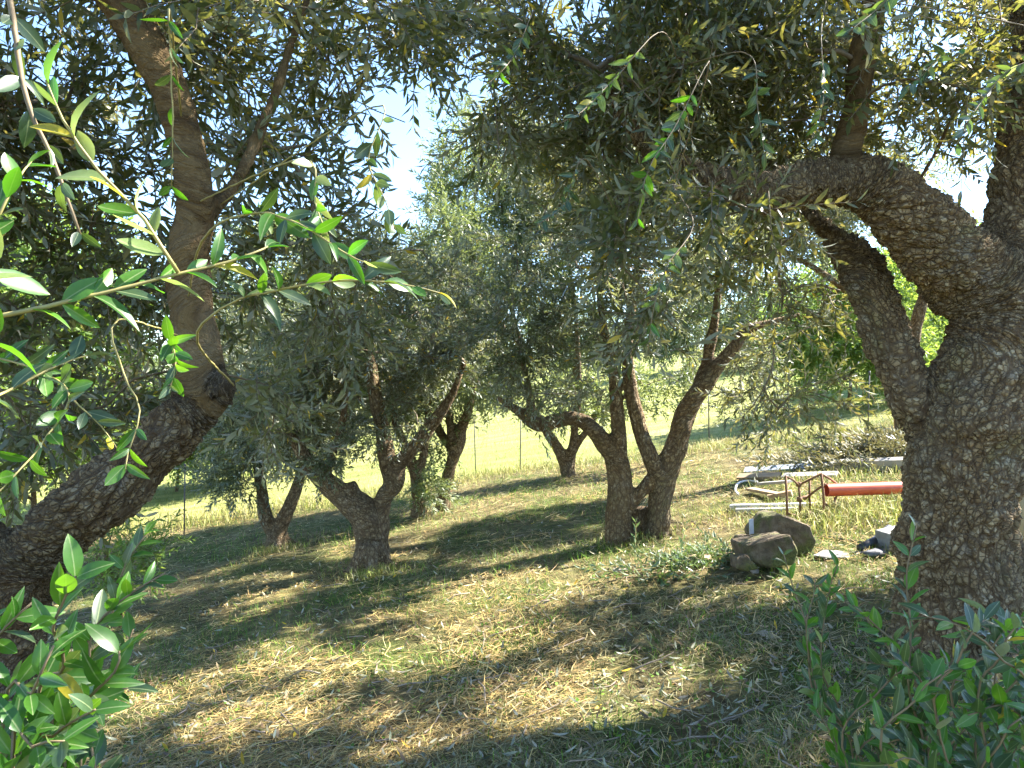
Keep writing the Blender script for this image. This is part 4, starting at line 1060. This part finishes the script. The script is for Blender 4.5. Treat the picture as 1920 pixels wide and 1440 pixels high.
RS = [[(1330, 120, 2.3), (1270, 230, 2.1), (1215, 320, 1.95), (1195, 420, 1.9)], [(1240, 60, 2.4), (1150, 150, 2.2), (1090, 210, 2.05), (1040, 235, 2.0)], [(1300, 420, 2.3), (1250, 500, 2.15), (1225, 580, 2.1), (1215, 660, 2.1)],
      [(1690, -40, 2.0), (1640, 20, 1.9), (1590, 60, 1.85)], [(1960, 60, 2.2), (1880, 140, 2.1), (1820, 220, 2.0), (1790, 280, 2.0)], [(1400, 100, 2.4), (1420, 200, 2.2), (1435, 300, 2.1)],
      [(1540, 60, 2.5), (1545, 170, 2.3), (1530, 260, 2.2)], [(1100, 300, 2.6), (1060, 380, 2.4), (1010, 420, 2.3)], [(1820, 60, 2.4), (1760, 110, 2.3), (1700, 170, 2.2)], [(1000, 20, 2.6), (960, 110, 2.4), (900, 170, 2.3)]]
for k, rows in enumerate(RS):
    shoot(RIGHT, rb, rows, .0022, .058, .036, MIXD if k else {'green': .3, 'dark': .66, 'yellow': .04}, 440 + k, start=.3, mat=SHOOT_BROWN, attach=True)

def plant(name, label, stems, seed, group='leafy suckers in the foreground', r0=.004, leafL=.062, spacing=.04, mix=MIXB, cat='shrub', mat=None):
    b = np.array([np.mean([s[0][0] for s in stems]), np.mean([s[0][1] for s in stems]), 0]); b[2] = float(gz(b[0], b[1])[0])
    root = empty(name, b, label, cat, group)
    for k, s in enumerate(stems):
        shoot(root, b, s, r0, leafL, spacing, mix, seed + k, 'stem', start=.28, mat=mat or SHOOT_BROWN, world=True)
    return root
def stem_to(bx, by, *rows):
    g = np.array([bx, by, float(gz(bx, by)[0]) - .02])
    return [g] + [P(*q) for q in rows]
plant('sucker_shrub', 'bright leafy olive suckers at the foot of the leaning trunk', [
    stem_to(-.85, 1.30, (60, 1420, 1.25), (120, 1250, 1.2), (100, 1180, 1.15), (140, 1080, 1.1)), stem_to(-.80, 1.35, (120, 1440, 1.3), (150, 1330, 1.25), (215, 1260, 1.2), (225, 1220, 1.2)),
    stem_to(-.95, 1.25, (0, 1400, 1.15), (60, 1300, 1.1), (100, 1210, 1.1)), stem_to(-.78, 1.45, (130, 1440, 1.5), (165, 1280, 1.5), (175, 1180, 1.5), (250, 1110, 1.5), (310, 1075, 1.5)),
    stem_to(-.90, 1.30, (30, 1480, 1.2), (100, 1380, 1.15), (180, 1330, 1.1)), stem_to(-.85, 1.25, (20, 1480, 1.1), (60, 1400, 1.08), (120, 1390, 1.05)),
    stem_to(-.98, 1.40, (-40, 1300, 1.35), (-10, 1200, 1.3), (60, 1130, 1.3)), stem_to(-.76, 1.5, (150, 1400, 1.6), (220, 1250, 1.6), (250, 1180, 1.6)),
    stem_to(-.8, 1.6, (160, 1300, 1.8), (210, 1150, 1.8), (235, 1060, 1.8), (275, 1000, 1.8)), stem_to(-.84, 1.4, (90, 1420, 1.4), (190, 1310, 1.4), (240, 1290, 1.4))],
    500, mix={'green': .72, 'dark': .26, 'yellow': .02}, leafL=.086, spacing=.034)
plant('sucker_shrub', 'spindly sapling with small leaves left of the big trunk', [
    stem_to(.90, 2.0, (1620, 1440, 2.0), (1530, 1310, 2.0), (1515, 1220, 2.0), (1512, 1160, 2.0), (1525, 1120, 2.0), (1528, 1085, 2.0)), stem_to(.90, 2.0, (1600, 1420, 2.0), (1530, 1290, 2.0), (1512, 1170, 2.02), (1490, 1110, 2.05), (1470, 1040, 2.05)),
    stem_to(.92, 2.02, (1590, 1390, 2.05), (1540, 1250, 2.05), (1555, 1110, 2.05), (1570, 1060, 2.0)), stem_to(.88, 1.95, (1570, 1440, 1.9), (1560, 1380, 1.9), (1530, 1330, 1.9)),
    stem_to(.95, 2.0, (1680, 1300, 2.0), (1640, 1180, 2.0), (1600, 1140, 2.0), (1560, 1110, 2.05))], 520, leafL=.062, spacing=.034, r0=.0034)
plant('sucker_shrub', 'tall upright shoot rising in front of the big trunk', [
    stem_to(1.0, 1.75, (1735, 1440, 1.75), (1705, 1300, 1.75), (1708, 1180, 1.75), (1700, 1080, 1.75), (1718, 985, 1.75)), stem_to(1.0, 1.75, (1740, 1420, 1.75), (1700, 1240, 1.78), (1650, 1180, 1.8), (1600, 1135, 1.8)),
    stem_to(1.02, 1.75, (1760, 1400, 1.7), (1735, 1290, 1.68), (1690, 1240, 1.65))], 540, leafL=.07, spacing=.036, r0=.004)
rr = np.random.default_rng(77); st = []
for k in range(36):
    px = rr.uniform(1670, 1960); py = rr.uniform(1150, 1440); d = rr.uniform(1.4, 2.3)
    bx = 1.15 + rr.normal(0, .15); by = d + rr.normal(0, .12)
    side = rr.choice([-1, 1]) * rr.uniform(60, 150)
    st.append(stem_to(bx, by) + [P(px - side * 1.0, min(1560, py + 190), d + .03), P(px - side * .5, py + 60 + rr.uniform(-20, 30), d), P(px, py, d - .02), P(px + side * .5, py - rr.uniform(-25, 30), d - rr.uniform(-.08, .1))])
plant('sucker_shrub', 'dense dark glossy shrub filling the lower right corner', st, 560, leafL=.07, spacing=.038, r0=.0032, mix={'green': .42, 'dark': .56, 'yellow': .02})
st = []
for k in range(9):
    px = rr.uniform(1560, 1760); py = rr.uniform(1330, 1430); d = rr.uniform(1.7, 2.1)
    st.append(stem_to(.98 + rr.normal(0, .08), d) + [P(px + 20, py + 80, d), P(px, py, d)])
plant('sucker_shrub', 'low dark leafy sprouts under the spindly sapling', st, 600, leafL=.06, spacing=.034, r0=.003, mix=MIXD)

# ------------------------------------------------------------------ grass: mown hay, living blades, field
def grass_material():
    m, nt, bs, out = newmat('grass_blades')
    a = N(nt, 'ShaderNodeAttribute', attribute_name='blade_colour')
    nt.links.new(a.outputs['Color'], bs.inputs['Base Color']); bs.inputs['Roughness'].default_value = .6; bs.inputs['Specular IOR Level'].default_value = .25
    tr = N(nt, 'ShaderNodeBsdfTranslucent'); nt.links.new(a.outputs['Color'], tr.inputs['Color'])
    mx = N(nt, 'ShaderNodeMixShader'); mx.inputs[0].default_value = .25
    nt.links.new(bs.outputs[0], mx.inputs[1]); nt.links.new(tr.outputs[0], mx.inputs[2]); nt.links.new(mx.outputs[0], out.inputs['Surface'])
    return m
GRASS = grass_material()
def blades(x, y, L, w, az, pitch, col, lift, bendz, r, thin=None):
    n = len(x); z = gz(x, y) + lift
    d = np.stack([np.cos(az) * np.cos(pitch), np.sin(az) * np.cos(pitch), np.sin(pitch)], 1); s = np.stack([-np.sin(az), np.cos(az), r.normal(0, .35, n)], 1)
    p = np.stack([x, y, z], 1); mid = p + d * (L * .55)[:, None]; tip = p + d * L[:, None] + np.stack([r.normal(0, .15, n) * L, r.normal(0, .15, n) * L, -bendz * L], 1)
    sw = s * (w * .5)[:, None]
    V = np.stack([p - sw * .8, p + sw * .8, mid + sw, mid - sw, tip], 1).reshape(-1, 3)
    o = np.arange(n)[:, None] * 5
    F = np.concatenate([o + [0, 1, 2], o + [0, 2, 3], o + [3, 2, 4]], 1).reshape(-1, 3)
    cc = np.repeat(col, 3, axis=0)
    if thin is not None:                       # far blades need one triangle only
        keep = np.ones((n, 3), bool); keep[thin, 1:] = False
        V = V.reshape(n, 5, 3); V[thin, 2] = V[thin, 4]; V = V.reshape(-1, 3); F = F[keep.ravel()]; cc = cc[keep.ravel()]
    return V, F, cc
def sample_view(n, r, y0, y1, gamma, margin=1.5):
    """ground points in and around the view, denser near the lens"""
    u = r.random(n); y = (y0 ** (1 - gamma) + u * (y1 ** (1 - gamma) - y0 ** (1 - gamma))) ** (1 / (1 - gamma))
    x = r.uniform(-1, 1, n) * (.76 * y + margin)
    return x, y
def pal(r, n, cols, wts):
    k = r.choice(len(cols), n, p=np.array(wts) / sum(wts)); c = np.array(cols)[k] * r.uniform(.45, 1.4, (n, 1)) * r.uniform(.93, 1.07, (n, 3))
    return np.concatenate([np.clip(c, 0, 1), np.ones((n, 1))], 1)
def greenness(x, y):
    return sstep(.42, .68, .6 * n2(x, y, .8, 41) + .4 * n2(x, y, 2.6, 42))
r = np.random.default_rng(900)
STRAW = [(.54, .39, .15), (.45, .32, .11), (.62, .48, .22), (.28, .185, .075)]; HAY = [(.24, .22, .10), (.30, .275, .14), (.18, .17, .075), (.38, .32, .16)]; LIVE = [(.10, .21, .018), (.15, .28, .025), (.23, .33, .04), (.08, .15, .018)]
# lying hay
n = 170000; x, y = sample_view(n, r, 2.3, 13.2, 1.9)
gr = greenness(x, y); sc_ = np.clip(y / 4.0, .8, 2.6)
hayish = sstep(.4, .62, n2(x, y, 1.1, 44))
c = np.where((r.random(n) < .25 + .6 * hayish)[:, None], pal(r, n, HAY, [3, 3, 3, 2]), pal(r, n, STRAW, [3, 3, 2, 3]))
swath = .5 * np.sin(x * .7) + .3
so_k = r.random(n) < 1 - .8 * sstep(.6, .7, n2(x, y, 1.5, 71)) * (y < 8); x, y, c, sc_, swath = x[so_k], y[so_k], c[so_k], sc_[so_k], swath[so_k]; n = len(x)
az = swath + r.normal(0, 1.0, n); L = r.uniform(.04, .16, n) * np.clip(sc_, 1, 1.6); w = r.uniform(.0022, .0048, n) * sc_
V, F, cc = blades(x, y, L, w, az, r.normal(.10, .16, n), c, r.uniform(.0, .03, n), r.uniform(0, .15, n), r, y > 4.6)
o = link('hay', mesh_tris('hay', V, F, GRASS, {'blade_colour': ('FLOAT_COLOR', 'FACE', cc)})); tag(o, 'dry cut grass lying over the grove floor', 'hay', kind='stuff')
# living grass
n = 115000; x, y = sample_view(n, r, 2.3, 13.4, 1.7)
keep = r.random(n) < .12 + .88 * greenness(x, y); x, y = x[keep], y[keep]; n = len(x)
sc_ = np.clip(y / 4.0, .8, 2.8)
V, F, cc = blades(x, y, r.uniform(.03, .085, n) * np.clip(sc_, 1, 1.5), r.uniform(.0025, .0045, n) * sc_, r.uniform(0, 6.28, n), r.uniform(.5, 1.4, n), pal(r, n, LIVE + STRAW[:1], [3, 3, 2, 3, 1.5]), r.uniform(-.005, .01, n), r.uniform(0, .3, n), r, y > 4.6)
o = link('grass', mesh_tris('grass', V, F, GRASS, {'blade_colour': ('FLOAT_COLOR', 'FACE', cc)})); tag(o, 'short living grass sprouting through the cut hay', 'grass', kind='stuff')
# tall yellow grass round the scrap, at the fence line and round the trunks
xs, ys, hs = [], [], []
for (px, py, rx, ry, k, h) in [(1640, 965, .7, .55, 2600, .22), (1590, 975, .5, .4, 1200, .18), (1520, 975, .5, .3, 900, .14), (340, 985, 1.6, .5, 3000, .3), (640, 945, 2.0, .5, 2500, .25), (930, 890, 2.5, .5, 2500, .2), (1400, 835, 3, .5, 2500, .2),
                             (1190, 1012, .35, .22, 700, .12), (695, 1078, .25, .2, 500, .12), (520, 1032, .3, .25, 500, .12), (1440, 955, .8, .4, 900, .1), (1610, 890, 1.0, .6, 1000, .16)]:
    g = G(px, py); xs.append(g[0] + r.normal(0, .55, k) * rx); ys.append(g[1] + r.normal(0, .55, k) * ry); hs.append(r.uniform(.5, 1.2, k) * h)
x, y, h = map(np.concatenate, (xs, ys, hs)); n = len(x)
V, F, cc = blades(x, y, h, r.uniform(.004, .008, n), r.uniform(0, 6.28, n), r.uniform(.7, 1.5, n), pal(r, n, [(.34, .34, .08), (.24, .30, .06), (.42, .37, .15), (.30, .28, .14)], [3, 2, 3, 2]), np.zeros(n), r.uniform(.05, .5, n), r)
o = link('tall_grass', mesh_tris('tall_grass', V, F, GRASS, {'blade_colour': ('FLOAT_COLOR', 'FACE', cc)})); tag(o, 'uncut yellow grass round the scrap heap, trunks and fence', 'grass', kind='stuff')
# field stubble beyond the fence
n = 42000; x, y = sample_view(n, r, 13.0, 60, 1.6, 2)
sc_ = y / 13
V, F, cc = blades(x, y, r.uniform(.08, .2, n) * sc_ ** .5, r.uniform(.006, .012, n) * sc_, r.uniform(0, 6.28, n), r.uniform(.3, 1.3, n), pal(r, n, [(.31, .31, .09), (.42, .38, .15), (.22, .27, .06)], [3, 3, 2]), np.zeros(n), r.uniform(0, .3, n), r, y > 0)
o = link('field_grass', mesh_tris('field_grass', V, F, GRASS, {'blade_colour': ('FLOAT_COLOR', 'FACE', cc)})); tag(o, 'sunlit yellow-green grass of the field beyond the fence', 'grass', kind='stuff')
# fallen olive leaves
n = 7500; x, y = sample_view(n, r, 2.4, 8, 1.8)
V0, F0 = leaf_quad(1, .24, 1.0, True); a = r.uniform(0, 6.28, n); L = r.uniform(.04, .07, n); pt = r.normal(0, .35, n); rl = r.normal(0, .5, n)
d = np.stack([np.cos(a) * np.cos(pt), np.sin(a) * np.cos(pt), np.sin(pt)], 1); s = norm(np.stack([-np.sin(a), np.cos(a), rl], 1)); u = np.cross(s, d)
p = np.stack([x, y, gz(x, y) + r.uniform(.012, .04, n)], 1)
V = p[:, None] + L[:, None, None] * (V0[None, :, :1] * s[:, None] + V0[None, :, 1:2] * d[:, None] + V0[None, :, 2:] * u[:, None])
F = (F0[None] + (np.arange(n) * 6)[:, None, None]).reshape(-1, 3)
cc = np.repeat(pal(r, n, [(.33, .31, .22), (.24, .25, .17), (.40, .30, .16), (.55, .36, .03), (.2, .14, .08)], [4, 4, 2, .35, 2]), 4, axis=0)
o = link('fallen_leaves', mesh_tris('fallen_leaves', V.reshape(-1, 3), F, GRASS, {'blade_colour': ('FLOAT_COLOR', 'FACE', cc)})); tag(o, 'dry grey and yellow olive leaves strewn on the ground', 'leaves', kind='stuff')

# small round-leaved weeds in the grass
n = 5200; x, y = sample_view(n, r, 2.5, 7, 1.9); keep = r.random(n) < sstep(.5, .66, n2(x, y, 1.7, 61)); x, y = x[keep], y[keep]; n = len(x)
a = r.uniform(0, 6.28, n); L = r.uniform(.010, .022, n); pt = r.normal(.1, .3, n); rl = r.normal(0, .3, n); V0, F0 = leaf_quad(1, .95, .5, True)
d = np.stack([np.cos(a) * np.cos(pt), np.sin(a) * np.cos(pt), np.sin(pt)], 1); sv = norm(np.stack([-np.sin(a), np.cos(a), rl], 1)); u = np.cross(sv, d)
p = np.stack([x, y, gz(x, y) + r.uniform(.02, .06, n)], 1)
V = p[:, None] + L[:, None, None] * (V0[None, :, :1] * sv[:, None] + V0[None, :, 1:2] * d[:, None] + V0[None, :, 2:] * u[:, None])
F = (F0[None] + (np.arange(n) * 6)[:, None, None]).reshape(-1, 3)
cc = np.repeat(pal(r, n, [(.10, .20, .02), (.15, .26, .03), (.08, .15, .02)], [3, 2, 3]), 4, axis=0)
o = link('weeds', mesh_tris('weeds', V.reshape(-1, 3), F, GRASS, {'blade_colour': ('FLOAT_COLOR', 'FACE', cc)})); tag(o, 'small bright green broad-leaved weeds in the mown grass', 'weeds', kind='stuff')

# fallen twigs
parts_ = []
for k in range(260):
    u_ = r.random(); y_ = (2.5 ** -.8 + u_ * (8 ** -.8 - 2.5 ** -.8)) ** (-1 / .8); x_ = r.uniform(-1, 1) * (.74 * y_ + .3); a_ = r.uniform(0, 6.28); L_ = r.uniform(.06, .3)
    pp = np.array([[x_ + math.cos(a_) * L_ * t_ + r.normal(0, .012), y_ + math.sin(a_) * L_ * t_ + r.normal(0, .012), 0] for t_ in (0, .33, .66, 1)])
    pp[:, 2] = gz(pp[:, 0], pp[:, 1]) + r.uniform(.015, .04, 4); parts_.append(tube(pp, np.linspace(.004, .002, 4) * r.uniform(.6, 1.4), 4))
V, F = join(parts_)
o = link('fallen_twigs', mesh_tris('fallen_twigs', V, F, simple('dead_twig', (.24, .19, .14), .9, .4, 30))); tag(o, 'thin dead twigs scattered over the mown grass', 'twigs', kind='stuff')
